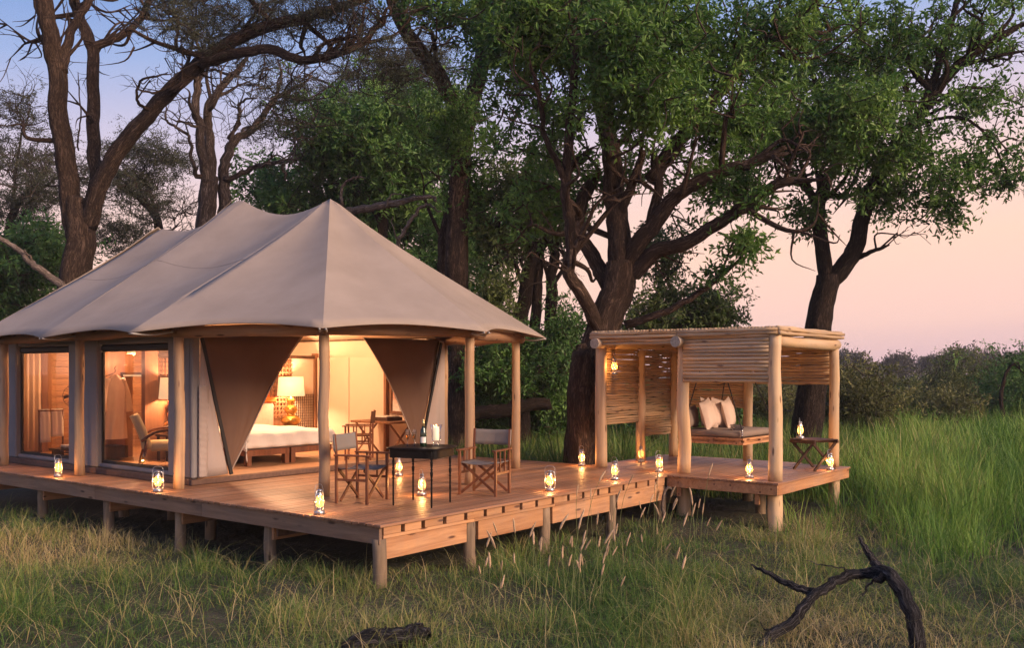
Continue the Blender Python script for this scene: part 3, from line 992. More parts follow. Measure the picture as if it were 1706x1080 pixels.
desk = empty('campaign_desk', (5.5, 5.6, FZ), 'folding wooden writing desk with crossed legs inside the tent', 'desk')
v, q, tt = bevbox((5.15, 5.05, .70), (5.85, 6.15, .74), .006)
MB().add(v, q, tt).build('top', M['redwood'], desk, False)
for yy in (5.15, 6.05):
    for a in (-1, 1):
        mb = MB(); bar(mb, (5.5 - a * .3, yy + a * .012, FZ), (5.5 + a * .3, yy + a * .012, .70), .035, .022)
        mb.build('crossed_leg', M['redwood'], desk, False)
bx = empty('writing_box', (5.5, 5.5, .742), 'dark flat writing box on the desk', 'box')
boxes(((5.3, 5.3, .742), (5.7, 5.75, .81))).build('body', M['darkwood'], bx, False)
boxes(((5.32, 5.34, .811), (5.66, 5.7, .83))).build('lid', M['paper'], bx, False)

# armchair behind the big window
ac = empty('armchair', (0, 0, 0), 'cream upholstered armchair with curved wooden arms behind the tent window', 'armchair')
mb = MB()
sheet(mb, lambda u, v: np.array([-.30 + .60 * v, .32 + .20 * u ** 1.4 + .02 * math.cos(math.pi * (v - .5) * 2), .30 + .56 * u]), 10, 8)
solid(mb.build('backrest', M['armcloth'], ac), .11)
v, q, tt = bevbox((-.30, -.32, .26), (.30, .30, .42), .05)
MB().add(v, q, tt).build('seat', M['armcloth'], ac, True)
for s in (-1, 1):
    mb = tube(MB(), spline([(s * .35, .42, .44), (s * .36, .2, .58), (s * .36, -.1, .62), (s * .35, -.36, .58)], 6), .024, 8)
    mb.build('arm', M['chair'], ac)
    mb = tube(MB(), [(s * .35, -.33, .60), (s * .34, -.33, .3), (s * .34, -.35, 0)], [.025, .025, .018], 8); mb.build('leg', M['chair'], ac)
    mb = tube(MB(), [(s * .33, .34, .45), (s * .34, .36, .25), (s * .34, .42, 0)], [.022, .025, .018], 8); mb.build('leg', M['chair'], ac)
ac.location = (1.75, 6.95, FZ); ac.rotation_euler = (0, 0, math.radians(62))
ft = empty('footstool', (1.75, 6.15, FZ), 'small upholstered footstool before the armchair', 'footstool')
v, q, tt = bevbox((1.48, 5.98, .28), (2.0, 6.36, .40), .05)
MB().add(v, q, tt).build('cushion', M['armcloth'], ft, True)
for a in (1.52, 1.95):
    for b in (6.02, 6.32):
        mb = tube(MB(), [(a, b, FZ), (a, b, .29)], .018, 8); mb.build('leg', M['chair'], ft)

# bathrobe on its hanger, dark wardrobe behind it
wr = empty('wardrobe', (1.7, 8.9, FZ), 'open dark timber wardrobe behind the hanging bathrobe', 'wardrobe')
boxes(((1.35, 8.95, FZ), (2.30, 9.0, 2.0)),).build('back_panel', M['redwood'], wr, False)
boxes(((2.05, 8.13, 1.62), (2.32, 8.94, 1.66)), ((1.36, 8.5, .12), (1.95, 8.94, .34))).build('shelf', M['darkwood'], wr, False)
rb = empty('bathrobe', (1.72, 8.55, .5), 'pale pink bathrobe on a hanger behind the tent window', 'bathrobe')
mb = MB()
def robe(u, v):
    th = v * 2 * math.pi
    z = 1.62 - 1.15 * u
    w = .045 + .135 * min(1, u * 8) + .03 * u
    dd = .045 + .06 * min(1, u * 4) + .04 * u
    f = 1 + .10 * math.sin(th * 7 + 4 * u) * u
    return np.array([1.72 + w * f * math.cos(th), 8.55 + dd * f * math.sin(th), z])
sheet(mb, robe, 20, 40)
mb.build('body', M['robe'], rb)
for s in (-1, 1):
    mb = tube(MB(), spline([(1.72 + s * .13, 8.55, 1.55), (1.72 + s * .22, 8.54, 1.25), (1.72 + s * .25, 8.52, .95)], 5), np.linspace(.06, .085, 11), 10)
    mb.build('sleeve', M['robe'], rb)
mb = tube(MB(), spline([(1.52, 8.55, 1.58), (1.72, 8.55, 1.66), (1.72, 8.55, 1.74), (1.75, 8.55, 1.77)], 5), .008, 6); mb.build('hanger', M['darkwood'], rb)

sl = empty('strip_light', (2.15, 8.5, 1.60), 'lit strip light under the wardrobe shelf', 'lamp')
v, q = box((2.08, 8.2, 1.585), (2.30, 8.9, 1.615)); MB().add(v, q).build('diffuser', M['shade'], sl, False)
point(sl, (-.2, .1, .2), 22, WARM, .03)
# bathroom corner behind the far window
bw = empty('board_wall', (2.6, 11.3, FZ), 'orange lit wall of horizontal timber boards in the tent bathroom', 'wall')
zz = FZ
while zz < 2.1:
    board('board', bw, M['slatwall'], (1.90, 11.28, zz), (4.2, 11.31, zz + .115), .004)
    zz += .12
board('column', bw, M['redwood'], (1.70, 11.2, FZ), (1.895, 11.32, 2.1))
cu = empty('curtain', (1.4, 11.2, FZ), 'cream curtain in the tent bathroom', 'curtain')
mb = MB()
sheet(mb, lambda u, v: np.array([1.0 + .70 * u, 11.2 + .03 * math.sin(u * 40), FZ + .03 + 2.0 * v]), 60, 2)
solid(mb.build('cloth', M['cream'], cu), .006)
tr = empty('towel_rail', (1.45, 10.3, FZ), 'wooden towel rail draped with towels in the tent bathroom', 'towel rail')
for sx in (1.22, 1.66):
    mb = tube(MB(), [(sx, 10.3, FZ), (sx, 10.3, .95)], .018, 8); mb.build('leg', M['chair'], tr)
mb = tube(MB(), [(1.2, 10.3, .94), (1.68, 10.3, .94)], .016, 8); mb.build('rail', M['chair'], tr)
for k, (x0, x1, lo) in enumerate(((1.22, 1.42, .35), (1.44, 1.66, .45))):
    mb = MB()
    sheet(mb, lambda u, v, x0=x0, x1=x1, lo=lo: np.array([x0 + (x1 - x0) * v, 10.3 + .03 * math.cos(u * math.pi) + .006 * math.sin(v * 14), .965 - (.965 - lo) * abs(2 * u - 1) ** 1.0 if abs(2 * u - 1) > .12 else .965]), 16, 8)
    o = mb.build('towel', M['white'], None); solid(o, .012)
    tag(o, ['white towel on the rail nearer the curtain', 'white towel on the rail nearer the timber column'][k], 'towel', 'bathroom towels')
fan = empty('standing_fan', (1.98, 10.6, FZ), 'round wire standing fan before the bathroom board wall', 'fan')
mb = tube(MB(), [(1.98, 10.6, FZ), (1.98, 10.6, 1.15)], .018, 8); mb.build('pole', M['darkwood'], fan)
mb = lathe(MB(), [(.17, 0), (.16, .02), (.02, .03)], 16, (1.98, 10.6, FZ)); mb.build('foot', M['darkwood'], fan)
mb = MB()
for k in range(24):
    a = k / 24 * 2 * math.pi
    tube(mb, [(1.98 + .03 * math.cos(a), 10.50, 1.2 + .03 * math.sin(a)), (1.98 + .12 * math.cos(a), 10.46, 1.2 + .12 * math.sin(a)), (1.98 + .21 * math.cos(a), 10.52, 1.2 + .21 * math.sin(a))], .003, 4, False)
cir = np.linspace(0, 2 * math.pi, 25)
for rad, yy in ((.21, 10.52), (.12, 10.46)):
    tube(mb, np.stack([1.98 + rad * np.cos(cir), np.full(25, yy), 1.2 + rad * np.sin(cir)], 1), .006, 5, False)
mb.build('cage', M['darkwood'], fan)
mb = MB()
for k in range(4):
    a = k * math.pi / 2
    c, s = math.cos(a), math.sin(a)
    mb.add([(1.98 + c * .02, 10.53, 1.2 + s * .02), (1.98 + c * .17 - s * .06, 10.55, 1.2 + s * .17 + c * .06), (1.98 + c * .19, 10.53, 1.2 + s * .19), (1.98 + c * .15 + s * .03, 10.51, 1.2 + s * .15 - c * .03)], [(0, 1, 2, 3)])
solid(mb.build('blades', M['darkwood'], fan), .004)
o = MB().add(*bevbox((1.6, 10.1, FZ + .14), (1.95, 10.3, FZ + .20), .02)).build('folded_towel', M['white'])
tag(o, 'folded white towel on the bathroom bench', 'towel')
bn = empty('bathroom_bench', (1.75, 10.2, FZ), 'low dark bench in the tent bathroom', 'bench')
boxes(((1.45, 10.0, FZ + .09), (2.2, 10.42, FZ + .135))).build('top', M['darkwood'], bn, False)
for a in (1.5, 2.1): boxes(((a, 10.03, FZ), (a + .05, 10.4, FZ + .089))).build('leg', M['darkwood'], bn, False)
wl = empty('added_bath_lamp', (3.0, 10.2, 2.0), 'unseen lamp added to light the tent bathroom', 'lamp')  # made-up lamp behind the pier, added to light the bathroom
mb = lathe(MB(), [(.07, 0), (.09, .1), (.05, .16)], 14, tuple(wl.location)); mb.build('shade', M['shade'], wl)
point(wl, (0, 0, -.1), 150, (1, .50, .22), .07)

# ------------------------------------------------------------------ log pavilion
pav = empty('log_pavilion', (8.1, -.05, 0), 'open pavilion of pale peeled logs with slatted pole screens and a flat pole roof', 'pavilion')
PP = [(6.85, 1.55), (6.85, -.07), (6.68, -1.72), (8.30, 1.60), (9.55, 1.60), (9.5, .0), (9.40, -1.66)]
for k, (x_, y_) in enumerate(PP):
    log('post', pav, M['pale_z'], (x_, y_, .003), (x_, y_, 2.08 if k != 2 else 2.26),   .108 if k < 3 else .09, .096 if k < 3 else .082, .010, 16, 12, .014, seed=200 + k)
_pm = {}
def pole_mesh(L, r, var):
    key = (round(L, 2), r, var)
    if key not in _pm:
        rg = np.random.default_rng(int(var * 97 + L * 100))
        n = max(5, int(L / .2))
        s = np.linspace(0, 1, n + 1)
        P = np.stack([s * L, np.interp(s, np.linspace(0, 1, 6), rg.normal(size=6) * .007), np.interp(s, np.linspace(0, 1, 6), np.r_[0, rg.normal(size=4) * .006, 0])], 1)
        R = r * (1 + .14 * (rg.random() - .5) + .22 * (s - .5) * rg.choice([-1, 1]) + .07 * rg.normal(size=n + 1))
        _pm[key] = tube(MB(), P, R, 8, True, .04, 0, rg).mesh('pole', M['pale_x'], True)
    return _pm[key]
def pole_row(p0, p1, z0, z1, r, step=None, gap=0.0, name='pole', holes=0.0):
    """horizontal poles stacked from z0 to z1 between two plan points"""
    p0 = np.array(p0, float); p1 = np.array(p1, float)
    d = p1 - p0; L = np.linalg.norm(d); a = math.atan2(d[1], d[0])
    step = step or 2 * r * .98
    z = z0 + r
    while z < z1 - r * .3:
        v = random.randrange(9)
        o = link(name, pole_mesh(L, r, v), pav, (p0[0] - 8.1, p0[1] + .05, z), (random.choice([0, math.pi / 2, math.pi]), 0, a))
        if random.random() < .5:
            o.location = (p1[0] - 8.1, p1[1] + .05, z); o.rotation_euler = (random.choice([0, math.pi]), 0, a + math.pi)
        z += step + random.uniform(-.003, .006) + gap
# round cross beams with visible end grain
for k, (y_, x0, zc) in enumerate(((1.50, 6.57, 2.165), (-.07, 6.57, 2.165))):
    o = log('cross_beam', pav, M['pale_z'], (x0, y_, zc), (9.65, y_, zc), .085, .085, .008, 16, 8, .01, seed=230 + k)
    mb = lathe(MB(), [(.090, 0), (.090, .03)], 18, (0, 0, 0))
    e = mb.build('beam_end', M['endgrain'], None, False)
    e.parent = pav; e.location = (x0 + .012 - 8.1, y_ + .05, zc); e.rotation_euler = (0, -math.pi / 2, 0)
log('cross_beam', pav, M['pale_z'], (6.79, -1.72, 2.155), (9.46, -1.67, 2.145), .088, .098, .008, 16, 8, .015, seed=233)
log('back_beam', pav, M['pale_z'], (9.5, -1.7, 2.14), (9.5, 1.66, 2.14), .08, .08, .01, 12, 8, .015, seed=234)
# fascia of stacked poles round the roof
pole_row((6.66, 1.62), (6.66, -.06), 2.245, 2.37, .028)
pole_row((6.70, 1.48), (6.70, .0), 2.125, 2.24, .028)
pole_row((6.66, -.064), (6.575, -1.80), 2.245, 2.37, .028)
pole_row((6.58, -1.825), (9.46, -1.78), 2.245, 2.37, .028)
pole_row((9.64, -1.76), (9.64, 1.68), 2.245, 2.37, .028)
pole_row((6.68, 1.66), (9.62, 1.66), 2.245, 2.37, .028)
# roof of poles laid side by side
yy = -1.76
while yy < 1.64:
    o = link('roof_pole', pole_mesh(2.86, .028, random.randrange(9)), pav, (6.64 - 8.1, yy + .05, 2.352), (random.choice([0, math.pi]), 0, 0))
    yy += .057
# screens
pole_row((6.73, -.13), (6.60, -1.66), 1.50, 2.242, .029)                 # front, nearer the camera
pole_row((6.94, 1.62), (8.22, 1.62), .72, 2.12, .0235, gap=-.003)         # side, bay 1
pole_row((8.38, 1.63), (9.50, 1.63), .45, 2.10, .0235, gap=-.002)         # side, bay 2
pole_row((9.55, .10), (9.55, 1.54), .98, 2.06, .025, gap=-.002)           # back, bay 1
pole_row((9.53, -1.58), (9.53, -.10), 1.44, 2.06, .028, gap=.001)        # back, bay 2
for (a, b, z0, z1) in (((7.04, 1.645), 0, .72, 2.1), ((8.17, 1.645), 0, .72, 2.1), ((8.42, 1.655), 0, .45, 2.1), ((9.45, 1.655), 0, .45, 2.1)):
    log('batten', pav, M['pale_z'], (a[0], a[1] + .025, z0), (a[0], a[1] + .025, z1), .016, .016, .003, 8, 5, .02)

# swing bed
sw = empty('swing_bed', (8.5, -.05, .42), 'hanging day bed on dark ropes with a brown mattress inside the pavilion', 'swing bed')
SX0, SX1, SY0, SY1 = 7.85, 9.30, -.66, .52
boxes(((SX0, SY0, .42), (SX0 + .05, SY1, .46)), ((SX0, SY0, .50), (SX0 + .05, SY1, .535)), ((SX1 - .05, SY0, .42), (SX1, SY1, .46)), ((SX1 - .05, SY0, .50), (SX1, SY1, .535)),
      ((SX0 + .052, SY0, .42), (SX1 - .052, SY0 + .05, .46)), ((SX0 + .052, SY0, .50), (SX1 - .052, SY0 + .05, .535)), ((SX0 + .052, SY1 - .05, .42), (SX1 - .052, SY1, .535)),
      *[((xx, SY0 + .004, .461), (xx + .07, SY0 + .046, .499)) for xx in (SX0 + .06, (SX0 + SX1) / 2, SX1 - .14)],
      *[((SX0 + .004, yy, .461), (SX0 + .046, yy + .07, .499)) for yy in (SY0 + .06, -.1, SY1 - .14)],
      ((SX0 + .055, SY0 + .055, .44), (SX1 - .055, SY1 - .055, .50))).build('frame', M['fascia_x'], sw, False)
v, q, tt = bevbox((SX0 + .01, SY0 + .06, .537), (SX1 - .01, SY1 - .02, .655), .035)
o = MB().add(v, q, tt).build('mattress', M['khaki'], sw, True)
for (cx, cy), (tx_, ty_) in ((((SX0 + .02, SY0 + .03)), (8.16, .02)), ((SX0 + .02, SY1 - .03), (8.16, .12)), ((SX1 - .02, SY0 + .03), (9.0, .02)), ((SX1 - .02, SY1 - .03), (9.0, .12))):
    mb = tube(MB(), [(cx, cy, .44), (cx, cy, .68), (tx_, ty_, 2.27)], .011, 6)
    mb.build('rope', M['rope'], sw)
    mb = MB()
    for kq in range(3): tube(mb, [(cx, cy, .57 + kq * .04), (cx, cy, .60 + kq * .04)], .02, 8)
    mb.build('shackle', M['chrome'], sw)
cm = [pillow_mesh('cushion', M['cushion'], .56, .54, .19, k) for k in range(2)]
cush = [((8.95, .06, .655), .22, 12, 'beige cushion standing farthest along the swing bed'), ((8.75, .18, .655), .16, -8, 'beige cushion second from the far end of the swing bed'),
        ((8.22, .10, .655), .24, 10, 'plump beige cushion nearest the pavilion front on the swing bed'), ((8.42, .24, .655), .14, -6, 'beige cushion half hidden behind the nearest plump one')]
for k, (lc, tl, rz, lb) in enumerate(cush):
    o = link('cushion', cm[k % 2], None, lc, (-tl, math.radians(8 if k % 2 else -9), math.radians(rz)))
    tag(o, lb, 'cushion', 'beige cushions on the swing bed')
o = link('bolster', pillow_mesh('bolster', M['khaki'], .55, .42, .22, 4), None, (8.02, .40, .655), (-.1, 0, math.radians(5)))
tag(o, 'brown bolster cushion beside the beige cushions', 'cushion')
for k, (dx, dy, w, h) in enumerate(((0, 0, .24, .17), (.01, -.01, .22, .16), (-.01, .01, .20, .15))):
    z = .658 + k * .032
    bk = empty('book', (8.12 + dx, -.42 + dy, z), ['bottom book of the small stack on the swing bed', 'middle book of the small stack on the swing bed', 'top book of the small stack on the swing bed'][k], 'book', 'books on the swing bed', rz=math.radians(35 + 6 * k))
    mb = boxes(((-w / 2, -h / 2, 0), (w / 2, h / 2, .004)), ((-w / 2, -h / 2, .025), (w / 2, h / 2, .029)), ((-w / 2, -h / 2, .004), (-w / 2 + .004, h / 2, .025)))
    link('cover', mb.mesh('cover', M['book'], False), bk)
    link('pages', boxes(((-w / 2 + .005, -h / 2 + .005, .0045), (w / 2 - .006, h / 2 - .005, .0245))).mesh('pages', M['paper'], False), bk)

# folding stool
fs = empty('folding_stool', (0, 0, 0), 'dark wooden folding luggage stool at the pavilion corner', 'stool')
for s in (-1, 1):
    for a in (-1, 1):
        mb = MB(); bar(mb, (a * .27, s * .22 + a * .015, 0), (-a * .27, s * .22 + a * .015, .47), .045, .025, (0, 1, 0))
        mb.build('crossed_leg', M['darkwood'], fs, False)
for a in (-1, 1):
    mb = MB(); bar(mb, (a * .28, -.27, .48), (a * .28, .27, .48), .045, .05); mb.build('rail', M['darkwood'], fs, False)
mb = MB(); sheet(mb, lambda u, v: np.array([-.27 + .54 * u, -.22 + .44 * v, .495 - .02 * math.sin(math.pi * u)]), 8, 2)
solid(mb.build('seat', M['brownleather'], fs), .006)
v, q, tt = bevbox((-.29, -.27, .506), (.29, .27, .522), .004)
MB().add(v, q, tt).build('tray', M['darkwood'], fs, False)
fs.location = (8.72, -1.56, .002); fs.rotation_euler = (0, 0, math.radians(-20))

# ------------------------------------------------------------------ hurricane lanterns
def make_lantern():
    L = empty('hurricane_lantern', (0, 0, 0))
    mb = lathe(MB(), [(.062, 0), (.066, .006), (.066, .03), (.058, .042), (.03, .05), (.024, .062), (.030, .07), (.034, .078)], 18)
    mb.build('fuel_tank', M['steel'], L)
    mb = lathe(MB(), [(.034, .08), (.050, .105), (.056, .135), (.050, .170), (.037, .205), (.033, .215)], 18, cap=False)
    glb = mb.build('globe', M['globe'], L)
    mb = lathe(MB(), [(.042, .216), (.046, .222), (.030, .240), (.027, .270), (.034, .274), (.032, .284), (.012, .294)], 16)
    mb.build('chimney', M['steel'], L)
    for s in (-1, 1):
        mb = tube(MB(), spline([(s * .050, 0, .036), (s * .072, 0, .06), (s * .074, 0, .14), (s * .066, 0, .23), (s * .046, 0, .272), (s * .02, 0, .278)], 4), .0075, 7)
        mb.build('side_tube', M['steel'], L)
    mb = tube(MB(), spline([(-.074, 0, .20), (-.070, .008, .30), (-.04, .012, .345), (.04, .012, .345), (.070, .008, .30), (.074, 0, .20)], 5), .0028, 5)
    mb.build('bail_handle', M['steel'], L)
    mb = MB()
    for k in range(4):
        a = k * math.pi / 2 + .78
        tube(mb, spline([(.03 * math.cos(a), .03 * math.sin(a), .08), (.059 * math.cos(a), .059 * math.sin(a), .135), (.035 * math.cos(a), .035 * math.sin(a), .215)], 4), .0018, 4)
    mb.build('guard_wire', M['steel'], glb)
    mb = lathe(MB(), [(.003, .085), (.007, .095), (.008, .104), (.005, .122), (.001, .142)], 10)
    mb.build('flame', M['flame'], L)
    point(L, (0, 0, .146), 6.0, (1.0, .48, .16), .006)
    return L
lan0 = make_lantern()
lans = [((.16, 7.47, 0), 20, 'lit lantern farthest down the tent side walkway, before the far window'), ((.09, 4.52, 0), -30, 'lit lantern on the side walkway next to a tent post'),
        ((.10, 1.13, 0), 10, 'lit lantern at the deck edge by the corner tent post'), ((2.08, 1.35, 0), 60, 'lit lantern on the deck under the black table'),
        ((3.53, .26, 0), -50, 'lit lantern alone on the deck edge right of the chairs'), ((5.27, .28, 0), 70, 'lit lantern on the deck edge halfway to the pavilion'),
        ((6.76, 1.90, 0), 0, 'lit lantern at the foot of the pavilion post by the tree'), ((8.04, 1.45, 0), 30, 'lit lantern below the pole screens of the pavilion'),
        ((6.72, .32, 0), -20, 'lit lantern beside the middle front post of the pavilion'), ((6.79, -1.25, 0), 50, 'lit lantern on the pavilion front edge before the swing bed'),
        ((8.72, -1.84, 0), -10, 'lit lantern on the pavilion floor below the folding stool'), ((8.56, -1.38, .525), 15, 'lit lantern standing on the folding stool'),
        ((6.98, 1.36, 1.62), 35, 'lit lantern hanging from the pavilion beam'), ((3.6, 3.3, 0), 35, 'lit lantern on the deck behind the black table, near the tent door')]
for k, (lc, rz, lb) in enumerate(lans):
    o = lan0 if k == 0 else copy_tree(lan0)
    o.location = (lc[0], lc[1], lc[2] + .003); o.rotation_euler = (0, 0, math.radians(rz))
    for c in o.children:
        if c.type == 'LIGHT':
            c.data = c.data.copy(); c.data.energy = 9.0 * [.8, 1.1, 1.3, 1.0, .75, 1.2, .9, 1.35, .8, 1.0, 1.15, .7, .9, 1.2][k]
        elif c.name.startswith('flame'):
            f_ = [.8, 1.1, 1.25, 1.0, .7, 1.2, .9, 1.3, .75, 1.0, 1.1, .65, .85, 1.2][k]
            c.scale = (1, 1, f_); c.location = (0, 0, .085 * (1 - f_))
    tag(o, lb, 'lantern', 'lit hurricane lanterns')
o = tube(MB(), [(6.98, 1.36, 1.95), (6.98, 1.36, 2.10)], .004, 5).build('hook', M['rope'])
tag(o, 'thin hook carrying the hanging lantern', 'hook')

# ------------------------------------------------------------------ director's chairs
def make_chair():
    c = empty('director_chair', (0, 0, 0))
    W2, D2 = .27, .22     # half width (x), half depth (y); back is +y
    for sx in (-1, 1):
        for sy, h in ((-1, .60), (1, .86)):
            mb = MB(); bar(mb, (sx * W2, sy * D2, 0.0), (sx * W2, sy * D2, h if sy < 0 else .60), .032, .032)
            if sy > 0: bar(mb, (sx * W2, D2, .60), (sx * W2, D2 + .03, .88), .028, .024)
            mb.build('leg', M['chair'], c, False)
        v, q, tt = bevbox((sx * W2 - .032, -D2 - .06, .60), (sx * W2 + .032, D2 + .03, .622), .006)
        arm_ = MB().add(v, q, tt).build('armrest', M['chair'], c, False)
        mb = MB(); bar(mb, (sx * W2, -D2, .30), (sx * W2, D2, .30), .022, .03); mb.build('side_rail', M['chair'], c, False)
        for yy in (-.075, .075):
            mb = MB(); bar(mb, (sx * W2, yy, .30), (sx * W2, yy, .60), .020, .020); mb.build('spindle', M['chair'], arm_, False)
    for sy in (-1, 1):
        for sx in (-1, 1):
            mb = MB(); bar(mb, (sx * W2 * .94, sy * D2 * .84 + sx * .013, .03), (-sx * W2 * .94, sy * D2 * .84 + sx * .013, .43), .034, .02, (0, 1, 0))
            mb.build('crossed_brace', M['chair'], c, False)
    mb = MB()
    sheet(mb, lambda u, v: np.array([-W2 + 2 * W2 * u, -D2 + .0 + 2 * D2 * v, .445 - .028 * math.sin(math.pi * u)]), 10, 3)
    solid(mb.build('seat', M['greyseat'], c), .012)
    mb = MB()
    sheet(mb, lambda u, v: np.array([-W2 - .016 + 2 * (W2 + .016) * u, D2 + .012 + .022 * v + .030 * math.sin(math.pi * u), .66 + .215 * v - .008 * math.sin(math.pi * u) * v]), 12, 4)
    solid(mb.build('backrest', M['greyseat'], c), .026)
    return c
ch0 = make_chair()
chairs = [((1.18, 1.56, .002), 18, 'director chair with grey canvas back left of the black table'), ((2.73, .79, .002), -76, 'director chair right of the black table, seen from the front'),
          ((4.55, 5.25, .09), -138, 'director chair inside the tent door before the writing desk')]
for k, (lc, rz, lb) in enumerate(chairs):
    o = ch0 if k == 0 else copy_tree(ch0)
    o.location = lc; o.rotation_euler = (0, 0, math.radians(rz))
    tag(o, lb, 'chair', 'folding director chairs')
    if k == 2:
        for c in o.children:
            if c.name.startswith(('seat', 'backrest')):
                c.data = c.data.copy(); c.data.materials[0] = M['brownleather']

# ------------------------------------------------------------------ black table and drinks
tb = empty('black_table', (1.47, .76, .002), 'black drinks table with thin turned legs on the deck', 'table')
TZ = .735
def squircle(m, prof, hx, hy, rot, c, n=56, e=4.5, cap=True):
    """lathe with a rounded-square plan: prof = (inset, z)"""
    th = np.arange(n) / n * 2 * math.pi
    ct, st_ = np.cos(th), np.sin(th)
    k_ = len(prof); V_ = []
    for ins, z in prof:
        X = np.sign(ct) * np.abs(ct) ** (2 / e) * (hx - ins); Y = np.sign(st_) * np.abs(st_) ** (2 / e) * (hy - ins)
        V_.append(np.stack([c[0] + X * math.cos(rot) - Y * math.sin(rot), c[1] + X * math.sin(rot) + Y * math.cos(rot), np.full(n, z)], 1))
    i = np.arange(k_ - 1)[:, None] * n; j = np.arange(n)[None, :]; j2 = (j + 1) % n
    q_ = np.stack([i + j, i + j2, i + n + j2, i + n + j], -1).reshape(-1, 4)
    V_ = np.vstack(V_); t_ = []
    if cap:
        V_ = np.vstack([V_, [(c[0], c[1], prof[-1][1])]])
        t_ = [(k_ * n, (k_ - 1) * n + x_, (k_ - 1) * n + (x_ + 1) % n) for x_ in range(n)]
    return m.add(V_, q_, t_)
TR = math.radians(18)
squircle(MB(), [(.10, TZ - .022), (.004, TZ - .022), (0, TZ - .016), (0, TZ - .006), (.006, TZ)], .375, .385, TR, (1.465, .765), cap=True).build('top', M['black'], tb, False)
squircle(MB(), [(.012, TZ - .128), (0, TZ - .128), (0, TZ - .0225)], .315, .335, TR, (1.465, .765), e=8, cap=False).build('apron', M['black'], tb, False)
lp = [(.009, 0), (.012, .02), (.013, .30), (.010, .33), (.017, .345), (.011, .36), (.018, .40), (.020, .43), (.010, .455), (.017, .47), (.011, .485), (.016, .52), (.018, .56), (.012, .585), (.018, .60), (.018, .72)]
for lx, ly in ((1.14, .95), (1.66, 1.11), (1.27, .42), (1.79, .58)):
    mb = lathe(MB(), lp, 12, (lx, ly, .002)); mb.build('leg', M['black'], tb)
def flute(lc, lb):
    f = empty('champagne_flute', lc, lb, 'glass', 'champagne flutes')
    mb = lathe(MB(), [(.034, 0), (.030, .003), (.005, .008), (.004, .075), (.012, .09), (.025, .13), (.028, .17), (.024, .215)], 16, lc, False); mb.build('bowl', M['flute'], f)
    M.setdefault('wine', plain('sparkling_wine', (.55, .36, .15), .1, spec=.6))
    mb = lathe(MB(), [(.003, .092), (.011, .097), (.022, .132), (.0235, .150)], 14, lc); mb.build('wine', M['glassw'], f)
M['glassw'] = glass('wine_liquid', (.95, .72, .40), .03)
flute((1.30, .86, TZ + .002), 'champagne flute at the table edge, farther from the bottle')
flute((1.36, .80, TZ + .002), 'champagne flute standing nearer the bottle')
bo = empty('champagne_bottle', (1.47, .75, TZ + .002), 'dark green champagne bottle with pale label on the black table', 'bottle')
mb = lathe(MB(), [(.040, 0), (.044, .008), (.044, .16), (.036, .20), (.020, .235), (.016, .25)], 20, tuple(bo.location)); mb.build('body', M['greenglass'], bo)
mb = lathe(MB(), [(.0165, .245), (.0165, .285), (.019, .29), (.019, .305), (.013, .31), (.016, .32), (.016, .335), (.008, .345)], 14, tuple(bo.location)); mb.build('foil_cap', M['foil'], bo)
a0 = math.radians(225)
mb = MB(); sheet(mb, lambda u, v: np.array([1.47 + .0448 * math.cos(a0 - .9 + 1.8 * u), .75 + .0448 * math.sin(a0 - .9 + 1.8 * u), TZ + .045 + .075 * v]), 10, 2)
mb.build('label', M['paper'], bo)
hc = empty('hurricane_candle', (1.68, .72, TZ + .002), 'thick lit candle in a flared glass hurricane on the black table', 'candle')
mb = lathe(MB(), [(.055, 0), (.058, .012), (.03, .03), (.025, .045), (.05, .06), (.062, .09), (.060, .16), (.066, .22), (.082, .262)], 24, tuple(hc.location), False); mb.build('glass_cup', M['glass'], hc)
mb = lathe(MB(), [(.036, .062), (.038, .066), (.038, .235), (.02, .238)], 20, tuple(hc.location)); mb.build('candle', M['wax'], hc)
mb = lathe(MB(), [(.002, .239), (.006, .248), (.001, .268)], 8, tuple(hc.location)); mb.build('flame', M['flame'], hc)
point(hc, (0, 0, .272), 1.5, (1, .58, .25), .008)
tl = empty('tea_light', (1.80, .80, TZ + .002), 'small glass tea light at the far edge of the black table', 'candle')
mb = lathe(MB(), [(.022, 0), (.026, .03)], 14, tuple(tl.location), False); mb.build('cup', M['glass'], tl)
mb = lathe(MB(), [(.018, .002), (.018, .012)], 12, tuple(tl.location)); mb.build('wax', M['wax'], tl)

# ------------------------------------------------------------------ trees and shrubs
def leaves(mb, C, T, Ln, Wd, rng, tone, droop=.25):
    """one folded four-point leaf per row: base points C, directions T"""
    n = len(C)
    T = T + np.array([0, 0, -droop]) * rng.random((n, 1))
    T = T / (np.linalg.norm(T, axis=1)[:, None] + 1e-9)
    r = rng.normal(size=(n, 3))
    S_ = np.cross(T, r); S_ /= np.linalg.norm(S_, axis=1)[:, None] + 1e-9
    N_ = np.cross(S_, T)
    L = (Ln * (.45 + 1.0 * rng.random(n)))[:, None]; Wv = (Wd * (.7 + .6 * rng.random(n)))[:, None]
    b = C; tip = C + T * L - N_ * L * .12
    mid = C + T * L * .45
    l_ = mid + S_ * Wv * .5 + N_ * L * .06; r_ = mid - S_ * Wv * .5 + N_ * L * .06
    v = np.stack([b, r_, tip, l_], 1).reshape(-1, 3)
    q = np.arange(n * 4).reshape(-1, 4)
    mb.add(v, q, None, np.repeat(tone, 4))

